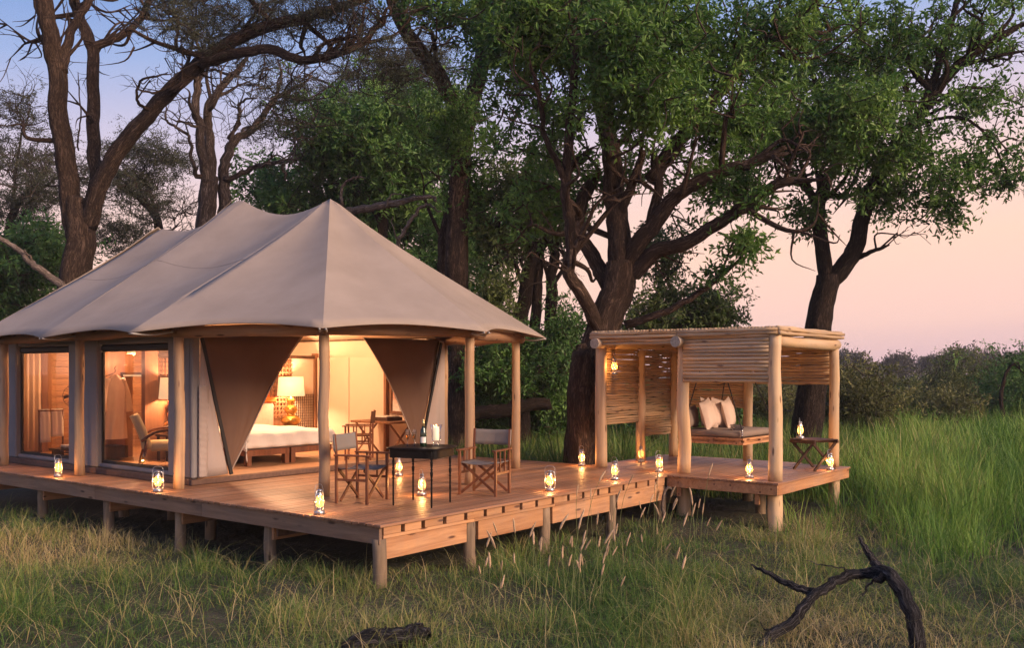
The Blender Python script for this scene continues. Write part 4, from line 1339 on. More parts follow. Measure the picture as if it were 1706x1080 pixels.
def sprigs(mb, twig, centers, rng, nspr, nleaf, slen, Ln, Wd, droop=.25, up=.15, tone_c=None, flat=1.0):
    nc = len(centers)
    D = rng.normal(size=(nc, nspr, 3)); D[:, :, 2] = D[:, :, 2] * flat + up
    D /= np.linalg.norm(D, axis=2)[:, :, None]
    Ls = slen * (.5 + .9 * rng.random((nc, nspr)))
    s = (np.arange(nleaf) + .6) / nleaf
    pos = centers[:, None, None, :] + D[:, :, None, :] * (Ls[:, :, None] * s[None, None, :])[..., None]
    pos[..., 2] -= droop * .5 * slen * (s ** 2)[None, None, :]
    pos = pos + rng.normal(size=pos.shape) * slen * .06
    dirs = D[:, :, None, :] * .7 + rng.normal(size=pos.shape) * .75
    tone = (tone_c if tone_c is not None else rng.random(nc))[:, None, None] * .6 + rng.random(pos.shape[:3]) * .4
    leaves(mb, pos.reshape(-1, 3), dirs.reshape(-1, 3), Ln, Wd, rng, tone.reshape(-1), droop)
    if twig is not None:
        for a in range(nc):
            for b in range(0, nspr, 2):
                e = centers[a] + D[a, b] * Ls[a, b]
                e2 = e - np.array([0, 0, droop * .5 * slen])
                c0 = centers[a]
                w = .004 + .002 * slen
                v = [c0 + (w, 0, 0), c0 + (-w * .5, w, 0), c0 + (-w * .5, -w, 0), e2]
                twig.add(v, None, [(0, 1, 3), (1, 2, 3), (2, 0, 3)])

def limb_pts(pts, jit, rng, sub=7):
    P = spline([at(*p) for p in pts], sub)
    k = len(P)
    w = np.cumsum(rng.normal(size=(k, 3)), 0); w -= np.linspace(0, 1, k)[:, None] * w[-1]
    return P + w * jit

def tree(name, label, limbs, blobs, leaf='leaf', barkm='bark', Ln=.12, Wd=.05, nspr=6, nleaf=8, slen=.38, seed=1, group=None, cat='tree', droop=.25, jit=.012, flat=1.0, twigs=True, bare=0, branchy=1.0, rs=.88):
    rng = np.random.default_rng(seed)
    base = at(*limbs[0][0][0]) if limbs else at(*blobs[0][:3])
    T = empty(name, tuple(base), label, cat, group)
    skel, srad, extra = [], [], []
    for k, (pts, r0, r1) in enumerate(limbs):
        r0 *= rs; r1 *= rs
        P = limb_pts(pts, jit, rng)
        s = np.linspace(0, 1, len(P))
        R = r0 + (r1 - r0) * s ** .8
        if k: R = R * np.clip((1 - s) / .12, .3, 1) ** .5
        if k == 0: R = R * (1 + .35 * np.clip(1 - s * 5, 0, 1))
        n = 18 if r0 > .25 else (12 if r0 > .1 else 8)
        mb = tube(MB(), P, R, n, True, .045, 5 if r0 > .12 else 0, rng)
        if k and branchy and r0 > .04:
            for _b in range(int(branchy * (3 + 2 * np.linalg.norm(P[-1] - P[0]) / 2))):
                j_ = min(len(P) - 2, int(len(P) * rng.uniform(.35, 1.0)))
                if P[j_][2] < 3.3 and r0 > .08: continue
                tg = P[j_ + 1] - P[j_]; tg /= np.linalg.norm(tg)
                dv = tg * .8 + rng.normal(size=3) * .75 + np.array([0, 0, .25]); dv /= np.linalg.norm(dv)
                ra = min(R[j_] * .55, .07); Lb = rng.uniform(10, 22) * ra + .4
                w_ = rng.normal(size=3) * .16 * Lb
                B_ = spline([P[j_], P[j_] + dv * Lb * .4 + w_, P[j_] + dv * Lb * .75 + w_ * .3 + rng.normal(size=3) * .1 * Lb, P[j_] + dv * Lb + rng.normal(size=3) * .15 * Lb], 5)
                rB = np.linspace(ra, .007, len(B_))
                tube(mb, B_, rB, 7, False, .03, 0, rng)
                extra.append(B_)
                for _c in range(3):
                    q0 = B_[rng.integers(5, len(B_))]; d2 = dv + rng.normal(size=3) * .7; d2 /= np.linalg.norm(d2)
                    C_ = spline([q0, q0 + d2 * Lb * .25 + rng.normal(size=3) * .06 * Lb, q0 + d2 * Lb * .5], 4)
                    tube(mb, C_, np.linspace(ra * .4, .005, len(C_)), 5, False)
                    extra.append(C_)
        mb.build('trunk' if k == 0 else 'limb', M[barkm], T)
        if r1 < .3 or k:
            skel.append(P[len(P) // 4:] if k == 0 else P); srad.append(R[len(P) // 4:] if k == 0 else R)
    skel += extra
    if not blobs: return T
    cs, tn = [], []
    for (px, py, d, rx, ry, rd, n) in blobs:
        c = at(px, py, d)
        u = np.clip(rng.normal(size=(n, 3)) * .52, -1.35, 1.35)
        cc = c + u[:, :1] * (rx / FPX * d) * np.array([RGT[0], RGT[1], 0]) + u[:, 1:2] * rd * np.array([FWD[0], FWD[1], 0]) + u[:, 2:] * (ry / FPX * d) * np.array([0, 0, 1.])
        cs.append(cc)
        tn.append(np.clip(.5 + .3 * rng.normal(size=n), 0, 1))
    cs = np.concatenate(cs); tn = np.concatenate(tn)
    tw = MB() if twigs else None
    if twigs:
        if skel:
            SK = np.concatenate(skel)
            sub = cs[rng.random(len(cs)) < twigs]
            d0 = np.array([np.min(np.linalg.norm(SK - c, axis=1)) for c in sub])
            nodes = np.vstack([SK, sub]); nn = len(SK)
            for q_, k_ in enumerate(np.argsort(d0)):
                c = sub[k_]
                dv = nodes[:nn] - c
                dd = np.linalg.norm(dv, axis=1) + .5 * np.clip(dv[:, 2], 0, 9)
                j = int(np.argmin(dd)); p0 = nodes[j]
                L = np.linalg.norm(c - p0)
                mid = (p0 + c) / 2 + rng.normal(size=3) * L * .13 + np.array([0, 0, .05 * L])
                P = spline([p0, mid, c], 3)
                r_ = (.010 + .010 * L) if j >= len(SK) else min(.016 + .014 * L, .05)
                tube(tw, P, np.linspace(r_, r_ * .6, len(P)), 4, False)
                nodes[nn] = c; nn += 1
    mb = MB()
    sprigs(mb, tw, cs, rng, nspr, nleaf, slen, Ln, Wd, droop, .12, tn, flat)
    if bare and skel:
        # extra leafless twigs
        SK = np.concatenate(skel)
        for _ in range(bare):
            p0 = SK[rng.integers(len(SK))]
            dv = rng.normal(size=3) + np.array([0, 0, .3]); dv /= np.linalg.norm(dv)
            L = rng.uniform(.4, 1.5)
            P = spline([p0, p0 + dv * L * .5 + rng.normal(size=3) * .1 * L, p0 + dv * L + rng.normal(size=3) * .2 * L], 4)
            tube(tw, P, np.linspace(.018, .004, len(P)), 4, False)
            for _k in range(3):
                q0 = P[rng.integers(2, len(P))]; d2 = dv + rng.normal(size=3) * .8; d2 /= np.linalg.norm(d2)
                tube(tw, spline([q0, q0 + d2 * L * .2 + rng.normal(size=3) * .04, q0 + d2 * L * .4], 3), np.linspace(.008, .003, 7), 3, False)
    if twigs and tw.n: tag(tw.build('twigs', M['twig'], T), kind='stuff')
    mb.build('crown', M[leaf], T, False, True)
    return T

# big acacia at the far left
tree('acacia_tree', 'tall acacia with a thick forked brown trunk rising behind the tent at far left',
     [([(118, 800, 24), (124, 600, 24), (132, 470, 24), (140, 385, 24), (132, 330, 24)], .58, .40),
      ([(135, 400, 24), (118, 320, 24), (108, 230, 23.6), (98, 130, 23.3), (82, 40, 23), (66, -80, 22.8)], .36, .24),
      ([(152, 370, 24), (160, 280, 24.3), (157, 190, 24.6), (151, 80, 24.8), (128, 10, 25), (105, -60, 25)], .24, .17),
      ([(104, 120, 23.3), (122, 60, 23.6), (150, 5, 23.8), (190, -50, 24)], .17, .10),
      ([(150, 78, 24.8), (200, 58, 25.2), (238, 25, 25.6), (258, -30, 26)], .15, .10),
      ([(148, 375, 24), (178, 285, 23.6), (240, 200, 23.2), (310, 125, 22.8), (352, 85, 22.5), (425, 45, 22.3), (530, 15, 22), (640, -15, 22)], .31, .14),
      ([(335, 102, 22.6), (430, 82, 22), (505, 103, 21.5), (570, 90, 21), (620, 50, 20.8), (650, 10, 20.5)], .18, .07),
      ([(565, 92, 21), (600, 55, 21.3), (610, 0, 21.5)], .07, .04), ([(520, 100, 21.4), (545, 70, 21), (575, 60, 21), (600, 62, 21)], .06, .03),
      ([(255, 185, 23.1), (225, 165, 22.6), (235, 130, 22.4), (280, 120, 22.2)], .06, .03), ([(300, 135, 22.9), (270, 150, 22.4), (240, 148, 22.2), (220, 128, 22)], .05, .02),
      ([(345, 88, 22.5), (300, 90, 23), (296, 40, 23.4), (270, 15, 23.6)], .08, .04), ([(130, 250, 23.8), (133, 200, 23.4), (130, 120, 23.2)], .03, .02)],
     [(300, 15, 23.5, 60, 40, 1.5, 150), (420, 20, 22.5, 110, 40, 1.5, 240), (560, 15, 21.5, 90, 40, 1.5, 200), (330, 60, 22, 60, 30, 1.2, 70), (640, 110, 21, 80, 50, 1.2, 140), (480, 180, 22, 70, 40, 1.2, 40)],
     'acacia', 'bark', .045, .018, 7, 12, .34, 11, None, 'tree', .1, .02, .5, .8, 90, 1.0, .76)
# twisted grey tree behind the tent
tree('gnarled_tree', 'gnarled grey twisted tree behind the middle tent peak',
     [([(350, 700, 27), (348, 460, 27), (345, 350, 27), (350, 295, 27)], .34, .28),
      ([(348, 320, 27), (332, 240, 26.8), (322, 170, 26.6), (328, 120, 26.4), (340, 75, 26.2)], .18, .08),
      ([(352, 310, 27), (357, 230, 27.2), (358, 170, 27.3), (375, 140, 27.5), (405, 118, 27.8), (418, 92, 28)], .18, .08),
      ([(372, 420, 27.2), (375, 330, 27.2), (372, 270, 27.4), (385, 228, 27.6), (430, 205, 28), (470, 165, 28.3), (520, 125, 28.5)], .24, .06),
      ([(374, 300, 27.2), (405, 282, 27), (430, 268, 26.8), (465, 266, 26.6), (475, 300, 26.5)], .10, .05),
      ([(350, 300, 27), (325, 282, 26.8), (312, 260, 26.6), (305, 215, 26.5), (280, 190, 26.4), (275, 170, 26.3)], .09, .03),
      ([(330, 210, 26.7), (300, 205, 26.5), (282, 195, 26.3)], .05, .02), ([(385, 232, 27.6), (400, 205, 27.4), (398, 175, 27.2), (430, 160, 27)], .07, .03),
      ([(455, 185, 28.1), (480, 210, 28), (510, 200, 27.8)], .05, .02)],
     [(470, 150, 28, 70, 25, 1.4, 70), (450, 215, 28, 60, 22, 1.2, 60), (400, 60, 27, 60, 30, 1.2, 60), (430, 110, 28, 50, 18, 1.2, 40)],
     'acacia', 'bark_pale', .045, .018, 7, 12, .34, 12, None, 'tree', .1, .03, .4, .8, 90)
# tall straight tree just behind the tent
tree('forked_tree', 'tall straight dark tree behind the tent, forking high above the roof',
     [([(764, 830, 24), (765, 640, 24), (760, 480, 24), (764, 340, 24), (770, 215, 24)], .40, .27),
      ([(770, 250, 24), (760, 185, 23.8), (728, 120, 23.6), (688, 68, 23.4), (660, 10, 23.2), (645, -60, 23)], .23, .17),
      ([(772, 240, 24), (785, 170, 24.2), (803, 100, 24.4), (800, 20, 24.6), (788, -70, 24.8)], .25, .20),
      ([(738, 500, 24.6), (735, 420, 24.8), (745, 350, 25)], .16, .10)],
     [(760, 215, 23.3, 60, 45, 1.0, 90), (860, 30, 23, 90, 60, 1.6, 260), (790, 330, 24.5, 40, 60, 1.0, 50), (710, 10, 23, 60, 25, 1.2, 50)],
     'leaf', 'bark', .13, .055, 6, 8, .40, 13)
# great spreading tree between tent and pavilion
tree('spreading_tree', 'great spreading leafy tree with many limbs growing between the tent and the pavilion',
     [([(972, 870, 18.2), (974, 775, 18.2), (985, 660, 18.2), (1003, 565, 18.2), (1026, 490, 18.2), (1034, 440, 18.2)], .42, .33),
      ([(965, 800, 17.9), (964, 690, 17.8), (966, 610, 17.7), (968, 574, 17.7)], .26, .20),
      ([(1010, 565, 18.1), (985, 515, 17.8), (957, 468, 17.5), (952, 440, 17.4), (958, 420, 17.3), (950, 360, 17.2), (944, 310, 17.1), (950, 220, 17), (956, 120, 17), (962, -40, 17)], .17, .07),
      ([(944, 312, 17.1), (925, 270, 17), (905, 220, 16.8), (895, 160, 16.6), (882, 105, 16.4)], .08, .04),
      ([(1018, 485, 18.3), (990, 425, 18.5), (966, 375, 18.6), (970, 325, 18.7), (988, 290, 18.8)], .19, .12),
      ([(1034, 455, 18.2), (1028, 385, 18.2), (1022, 310, 18.3), (1018, 250, 18.4), (1000, 170, 18.6), (985, 80, 18.8), (975, -60, 19)], .28, .15),
      ([(1030, 360, 18.2), (1055, 300, 18), (1072, 250, 17.9)], .13, .07),
      ([(1040, 440, 18.2), (1075, 385, 17.9), (1120, 330, 17.6), (1180, 295, 17.3), (1245, 272, 17), (1310, 245, 16.8)], .21, .09),
      ([(1085, 372, 17.8), (1095, 310, 17.9), (1090, 255, 18)], .13, .08),
      ([(1050, 455, 18.2), (1095, 418, 17.9), (1150, 400, 17.6), (1205, 368, 17.3), (1255, 330, 17), (1300, 303, 16.8), (1350, 300, 16.7)], .19, .09),
      ([(1040, 540, 18.2), (1085, 525, 18), (1140, 502, 17.8), (1195, 462, 17.5), (1238, 428, 17.3)], .10, .045),
      ([(1195, 388, 17.4), (1230, 400, 17.2), (1255, 412, 17.1)], .025, .012),
      ([(1085, 300, 18), (1130, 235, 18.2), (1190, 165, 18.3), (1262, 85, 18.5), (1345, 15, 18.6), (1420, -60, 18.8)], .17, .09),
      ([(1260, 88, 18.5), (1310, 60, 18.3), (1340, 45, 18.2)], .09, .05), ([(1205, 150, 18.3), (1220, 90, 18.6), (1245, 20, 18.8)], .08, .05)],
     [(890, 55, 18.6, 100, 80, 1.6, 290), (1010, 25, 18.8, 110, 60, 1.8, 280), (1065, 90, 16.6, 90, 75, 1.2, 220), (1060, 180, 16.4, 90, 40, .9, 80), (920, 220, 18.6, 70, 60, 1.2, 60),
      (1180, 90, 18.8, 95, 75, 1.5, 150), (1190, 210, 18.2, 60, 45, 1.0, 45), (1150, 290, 18.3, 80, 24, .8, 28), (1225, 320, 17.3, 60, 32, .8, 40), (1300, 50, 19, 80, 60, 1.4, 80),
      (900, 330, 19.4, 60, 50, 1.2, 45), (1240, 405, 17.2, 28, 18, .4, 18), (1200, 455, 17.5, 24, 12, .3, 7), (1010, 300, 19.4, 60, 40, .8, 30), (1250, 195, 18, 50, 50, 1, 32)],
     'leaf', 'bark', .125, .05, 6, 8, .38, 14, None, 'tree', .35)
# leafy tree behind the pavilion
tree('leaning_tree', 'leafy tree with a forked leaning trunk rising behind the pavilion',
     [([(1335, 860, 23), (1345, 735, 23), (1356, 630, 23), (1366, 530, 23), (1380, 460, 23)], .48, .30),
      ([(1380, 475, 23), (1372, 410, 23), (1366, 350, 23.1), (1380, 300, 23.2), (1396, 260, 23.4), (1380, 190, 23.6), (1350, 110, 23.8)], .22, .12),
      ([(1370, 360, 23.1), (1348, 310, 23.2), (1335, 270, 23.3)], .15, .07),
      ([(1382, 470, 23), (1418, 428, 22.8), (1438, 370, 22.6), (1462, 305, 22.5), (1505, 235, 22.4), (1552, 165, 22.3), (1600, 105, 22.2), (1660, 65, 22), (1730, 30, 22)], .26, .09),
      ([(1425, 428, 22.8), (1450, 420, 22.5), (1482, 408, 22.3)], .09, .04),
      ([(1540, 180, 22.3), (1560, 120, 22.6), (1578, 60, 22.9), (1600, -20, 23)], .12, .07),
      ([(1590, 115, 22.2), (1640, 100, 21.8), (1710, 85, 21.5)], .07, .04),
      ([(1520, 215, 22.4), (1570, 195, 22), (1625, 205, 21.7), (1665, 260, 21.5), (1690, 320, 21.4)], .06, .02),
      ([(1525, 205, 22.4), (1590, 150, 22.6), (1650, 150, 22.8), (1710, 180, 23)], .05, .025),
      ([(1560, 160, 22.3), (1510, 95, 22.6), (1490, 30, 22.8)], .09, .05)],
     [(1330, 230, 22.3, 85, 50, 1.3, 140), (1420, 205, 21.4, 90, 60, 1.3, 190), (1300, 140, 23, 80, 55, 1.4, 90), (1400, 80, 23, 110, 70, 1.8, 120), (1510, 80, 22.8, 100, 60, 1.6, 80), (1490, 255, 21.8, 60, 30, .9, 48),
      (1345, 350, 23, 26, 30, .5, 20), (1450, 320, 22.5, 70, 40, 1.0, 28), (1530, 330, 22, 80, 28, .9, 32), (1600, 270, 21.6, 80, 40, 1.0, 36), (1640, 170, 22, 80, 60, 1.2, 38), (1650, 40, 22.3, 80, 60, 1.4, 42), (1660, 300, 21.4, 35, 25, .5, 14), (1590, 360, 21.8, 30, 12, .4, 8)],
     'leaf', 'bark_dark', .14, .058, 6, 8, .42, 15, None, 'tree', .4)
# trees in the wood behind
tree('multi_trunk_tree', 'dark multi-trunked tree seen between the tent roof and the spreading tree',
     [([(868, 760, 25), (872, 560, 25), (882, 470, 25), (892, 400, 25)], .28, .17), ([(890, 560, 25), (898, 470, 25.2), (905, 400, 25.4)], .18, .12), ([(925, 620, 25), (915, 500, 25), (918, 430, 25.2), (935, 390, 25.4)], .22, .13),
      ([(876, 500, 25), (850, 440, 24.8), (835, 400, 24.6), (832, 370, 24.5)], .09, .04), ([(884, 440, 25), (875, 390, 24.8), (850, 350, 24.6)], .07, .03)],
     [(880, 320, 24.5, 80, 60, 1.6, 170), (920, 370, 25, 50, 35, 1.0, 60), (830, 500, 24, 30, 45, .9, 60), (840, 400, 25, 40, 50, 1, 60)],
     'leaf2', 'bark_dark', .13, .055, 6, 8, .42, 16, None, 'tree', .3, .02, 1, .8, 50)
GB = 'trees in the wood behind the tent'
tree('green_tree', 'bright green leafy tree behind the tent, left of the straight trunk',
     [([(640, 760, 31), (636, 480, 31), (640, 340, 31), (650, 240, 31)], .3, .15), ([(638, 380, 31), (600, 300, 31), (570, 250, 31)], .12, .05), ([(640, 330, 31), (690, 270, 31), (720, 230, 31)], .12, .05)],
     [(610, 215, 31, 110, 60, 2.0, 330), (710, 225, 31, 60, 70, 1.8, 200), (560, 260, 32, 70, 50, 1.6, 130), (640, 290, 31, 90, 50, 1.8, 190)],
     'bgleaf', 'bark_dark', .17, .075, 6, 8, .55, 17, GB, 'tree')
tree('dark_tree', 'dense dark tree standing low behind the tent ridge',
     [([(520, 760, 34), (525, 420, 34), (530, 330, 34)], .25, .14)],
     [(540, 350, 33, 110, 50, 2.0, 220), (660, 370, 33, 100, 60, 2.0, 260), (460, 310, 34, 60, 40, 1.5, 90), (780, 400, 30, 60, 80, 1.5, 150), (720, 460, 30, 60, 60, 1.5, 120)],
     'bgleaf', 'bark_dark', .17, .075, 6, 8, .55, 18, GB, 'tree')
tree('feathery_tree', 'brownish feathery acacia above the green tree behind the tent',
     [([(600, 760, 38), (590, 400, 38), (600, 200, 38), (640, 120, 38)], .26, .1), ([(600, 220, 38), (560, 150, 38), (500, 120, 38)], .1, .04)],
     [(640, 130, 37, 100, 40, 2.0, 230), (540, 165, 37, 70, 25, 1.6, 100), (720, 100, 37, 60, 50, 1.6, 120)],
     'acacia', 'bark_dark', .07, .03, 7, 12, .5, 19, GB, 'tree', .1, .02, .5)
tree('flat_acacia', 'hazy feathery acacia at the left picture edge behind the big trunk',
     [([(-20, 700, 36), (5, 450, 36), (25, 350, 36), (60, 310, 36)], .28, .12), ([(5, 400, 36), (60, 330, 36), (100, 290, 36)], .1, .04), ([(20, 350, 36), (30, 260, 36), (50, 180, 36)], .09, .03)],
     [(40, 260, 36, 80, 60, 2.0, 200), (30, 180, 36, 40, 25, 1.4, 45), (80, 320, 35, 70, 40, 1.8, 140), (20, 350, 36, 60, 30, 1.6, 90)],
     'acacia', 'bark_dark', .075, .03, 7, 12, .5, 20, GB, 'tree', .1, .02, .6, .8, 90)
tree('low_acacia', 'low spreading acacia between the left trunk and the gnarled tree',
     [([(290, 640, 36), (270, 400, 36), (240, 340, 36), (200, 310, 36)], .26, .1), ([(262, 380, 36), (250, 320, 36), (215, 280, 36)], .09, .04), ([(270, 400, 36), (300, 370, 36)], .08, .03)],
     [(235, 255, 36, 75, 30, 1.8, 130), (200, 300, 36, 60, 30, 1.6, 110), (250, 330, 36, 60, 40, 1.6, 110), (200, 390, 35, 60, 40, 1.6, 130), (280, 270, 36, 35, 25, 1.2, 40)],
     'acacia', 'bark_dark', .075, .03, 7, 12, .5, 21, GB, 'tree', .1, .02, .6, .8, 90)
tree('slender_tree', 'slender leafy tree behind the spreading tree and above the pavilion roof',
     [([(1090, 760, 26), (1095, 560, 26), (1100, 470, 26), (1115, 400, 26)], .14, .06), ([(1100, 480, 26), (1130, 440, 26), (1140, 420, 26)], .05, .02), ([(1190, 600, 25), (1192, 480, 25)], .03, .015)],
     [(1100, 430, 26, 40, 50, 1.2, 60), (1150, 520, 25, 70, 40, 1.3, 150), (1080, 540, 25, 40, 40, 1.2, 70), (1190, 530, 24.5, 35, 35, .9, 60)],
     'leaf2', 'bark_dark', .13, .055, 6, 8, .42, 22)
GS = 'bushes at the wood edge'
tree('green_bush', 'vivid green bush at the left picture edge above the tent eave',
     [([(30, 620, 27), (35, 520, 27), (40, 470, 27)], .08, .04)], [(35, 440, 27, 70, 50, 1.5, 240), (70, 410, 28, 60, 30, 1.5, 120), (20, 500, 27, 60, 35, 1.5, 110)], 'bgleaf', 'bark_dark', .15, .06, 6, 8, .5, 23, GS, 'bush')
tree('round_bush', 'dark green round bush behind the deck between tent and spreading tree',
     [([(860, 740, 24), (858, 680, 24), (855, 620, 24)], .08, .04), ([(858, 680, 24), (890, 620, 24)], .05, .02)], [(860, 600, 24, 75, 45, 1.3, 330), (810, 620, 24.5, 40, 50, 1.2, 110), (920, 610, 24, 40, 40, 1.2, 120), (940, 560, 24.5, 30, 50, 1.0, 80)], 'bgleaf', 'bark_dark', .13, .05, 6, 8, .42, 24, GS, 'bush')
for k, (px, d, lb) in enumerate(((800, 27, 'low dark bush behind the fallen log, nearer the tent'), (870, 28, 'low dark bush in the middle behind the fallen log'), (935, 26.5, 'low dark bush behind the spreading trunk'), (1180, 29, 'low bush seen between the pavilion posts under the back screen'), (1080, 29, 'low bush behind the pavilion pole screens'))):
    tree('low_bush', lb, [([(px, 760, d), (px + 4, 700, d), (px - 4, 670, d)], .05, .02)], [(px, 685, d, 55, 42, 1.2, 150)], 'bgleaf', 'bark_dark', .14, .055, 6, 8, .45, 130 + k, 'low bushes behind the deck', 'bush')
# open woodland on the right
shr = [(1424, 662, 28, 46, 44, 190, 'tall grey green thorn bush just right of the pavilion'), (1482, 670, 34, 46, 32, 130, 'low thorn bush second right of the pavilion'),
       (1540, 656, 46, 46, 34, 150, 'round olive bush in the middle of the right-hand scrub'), (1604, 646, 38, 60, 52, 280, 'tallest dense olive bush with bare stems in the right-hand scrub'),
       (1658, 642, 50, 40, 28, 110, 'olive bush behind the tallest one at the right'), (1698, 650, 32, 42, 58, 230, 'green bush cut by the right picture edge'), (1575, 676, 31, 36, 24, 90, 'small pale bush before the tallest olive bush'),
       (1330, 660, 34, 60, 34, 120, 'grey green scrub bush behind the leaning trunk'), (1240, 662, 32, 60, 30, 110, 'scrub bush seen under the pavilion roof')]
for k, (px, py, d, rx, ry, n, lb) in enumerate(shr):
    gzv = gz(*at(px, py, d)[:2]); pyb = 617 + (CAMZ - float(gzv)) / d * FPX
    tree('thorn_bush', lb, [([(px, pyb + 4, d), (px + 6, pyb - 20, d), (px - 4, py + 5, d)], .07, .03), ([(px, pyb, d), (px + 25, py + 10, d), (px + 32, py - 15, d)], .05, .02), ([(px, pyb, d), (px - 25, py + 12, d), (px - 34, py - 10, d)], .05, .02)],
         [(px, py, d, rx, ry, 1.8, n), (px + rx * .4, py + ry * .5, d - .6, rx * .7, ry * .6, 1.4, n // 3), (px - rx * .4, py + ry * .5, d - .6, rx * .7, ry * .6, 1.4, n // 3)], ['shrub', 'shrub2', 'far', 'shrub2', 'far', 'bgleaf', 'shrub', 'shrub', 'shrub'][k], 'bark_dark', .12, .05, 6, 8, .5, 30 + k, 'thorn bushes in the right-hand scrub', 'bush', .2, .02, 1, .7, 0, 0)
far = [(1416, 603, 95, 24, 20), (1456, 614, 140, 9, 6), (1496, 604, 115, 18, 17), (1556, 604, 120, 24, 15), (1600, 596, 110, 34, 20), (1640, 602, 118, 20, 14), (1672, 606, 105, 20, 16), (1712, 604, 110, 28, 20), (1335, 610, 120, 30, 15), (1765, 600, 115, 30, 20)]
fl = ['far tree just right of the pavilion post', 'tiny far tree alone in the gap of the treeline', 'dark round far tree beside the treeline gap', 'wide far tree left of the highest far crown', 'highest far crown on the treeline', 'far tree right of the highest far crown', 'far tree near the right picture edge',
      'far tree cut by the right picture edge', 'far tree hidden behind the pavilion', 'far tree beyond the picture edge', 'low hazy far tree behind the treeline gap']
for k, (px, py, d, rx, ry) in enumerate(far):
    pyb = 617 + (CAMZ + .4) / d * FPX
    tree('far_tree', fl[k], [([(px, pyb, d), (px + 1, py + 5, d), (px - 2, py - 4, d)], .35, .15)],
         [(px, py + 3, d, rx * .8, ry * .7, 2.5, 80), (px + rx * .5, py + ry * .6, d, rx * .6, ry * .5, 2, 30), (px - rx * .5, py + ry * .6, d, rx * .6, ry * .5, 2, 30)], 'far', 'bark_dark', .36, .17, 6, 7, .85, 60 + k, 'far trees on the horizon', 'tree', .1, .05, .7, 0, 0, 0)

# ------------------------------------------------------------------ fallen wood
def deadwood(name, label, chains, mat, seed, cat, jit=.01, rough=.10, ridges=4, rscale=1.0):
    rng = np.random.default_rng(seed)
    o = empty(name, tuple(at(*chains[0][0][0])), label, cat)
    for k, (pts, rads) in enumerate(chains):
        rads = [r_ * rscale for r_ in rads]
        P = limb_pts(pts, jit, rng, 8)
        R = np.interp(np.linspace(0, 1, len(P)), np.linspace(0, 1, len(rads)), rads)
        tube(MB(), P, R, 14 if max(rads) > .04 else 7, True, rough if max(rads) > .03 else 0, ridges, rng).build('stem' if k == 0 else 'branch', M[mat], o)
    return o
deadwood('fallen_branch', 'charred dark fallen branch arching over the grass in the foreground',
         [([(1262, 1082, 8.5), (1278, 1060, 8.6), (1323, 1035, 8.7), (1348, 996, 8.8), (1373, 977, 8.85), (1404, 957, 8.9), (1433, 950, 8.9), (1458, 946, 8.85), (1480, 954, 8.7), (1501, 982, 8.55), (1516, 1018, 8.4), (1522, 1056, 8.3), (1524, 1110, 8.2)], [.05, .07, .068, .062, .06, .06, .062, .078, .085, .09, .095, .10, .10]),
          ([(1358, 988, 8.85), (1328, 980, 8.9), (1303, 971, 9.0), (1280, 955, 9.1), (1251, 941, 9.2)], [.055, .05, .042, .03, .012]),
          ([(1468, 952, 8.85), (1453, 932, 8.9), (1443, 916, 8.95), (1431, 898, 9.0)], [.07, .045, .035, .018]),
          ([(1415, 950, 8.9), (1400, 947, 8.85), (1370, 941, 8.8), (1342, 935, 8.75)], [.012, .01, .008, .004]),
          ([(1465, 955, 8.8), (1452, 975, 8.7), (1437, 994, 8.6)], [.022, .016, .008]),
          ([(1283, 1056, 8.6), (1274, 1046, 8.6), (1267, 1037, 8.6)], [.014, .01, .006]), ([(1478, 958, 8.7), (1468, 968, 8.7), (1455, 968, 8.7)], [.05, .05, .02])],
         'charred', 3, 'branch', .006, .08, 5, .72)
deadwood('charred_log', 'short charred log half buried in the grass at the bottom edge',
         [([(575, 1092, 8.35), (612, 1068, 8.45), (650, 1062, 8.5), (690, 1053, 8.5), (712, 1058, 8.5)], [.11, .12, .11, .10, .06]), ([(670, 1062, 8.55), (684, 1050, 8.5), (690, 1044, 8.5)], [.05, .03, .012])], 'charred', 4, 'log', .01, .14, 6, .78)
deadwood('bleached_branch', 'pale bleached branch leaning at the left picture edge above the tent roof',
         [([(-30, 385, 23), (15, 405, 23), (55, 438, 23), (100, 478, 23), (130, 520, 23)], [.05, .06, .075, .09, .10]), ([(60, 442, 23), (52, 425, 22.9), (40, 415, 22.8)], [.03, .02, .01])], 'deadwood', 5, 'branch', .02)
deadwood('bare_branches', 'bare bleached branches sticking up behind the tent roof',
         [([(560, 352, 23.5), (600, 348, 23.5), (650, 346, 23.4), (690, 338, 23.3), (718, 330, 23.2), (728, 335, 23.1)], [.10, .09, .08, .06, .035, .02]),
          ([(668, 440, 23.5), (664, 410, 23.4), (685, 372, 23.3), (712, 345, 23.2), (735, 352, 23.1)], [.05, .05, .045, .035, .015]),
          ([(572, 345, 23.6), (570, 318, 23.6), (588, 298, 23.5), (608, 296, 23.5)], [.04, .035, .025, .012]), ([(640, 346, 23.4), (652, 325, 23.4), (680, 325, 23.3)], [.03, .02, .01]), ([(590, 300, 23.5), (600, 285, 23.5)], [.02, .008]), ([(666, 412, 23.4), (660, 385, 23.3), (655, 360, 23.3)], [.025, .02, .01])], 'deadwood', 6, 'branch', .02)
deadwood('fallen_log', 'dark fallen log lying behind the deck below the round bush',
         [([(775, 694, 23), (820, 684, 23), (870, 677, 23), (918, 673, 23)], [.15, .16, .16, .13])], 'bark_dark', 7, 'log', .015, .08, 4)
deadwood('dead_stump', 'thin dark dead stump in the grass at the right', [([(1587, 745, 27), (1590, 725, 27), (1594, 702, 27)], [.10, .08, .04])], 'bark_dark', 8, 'stump')
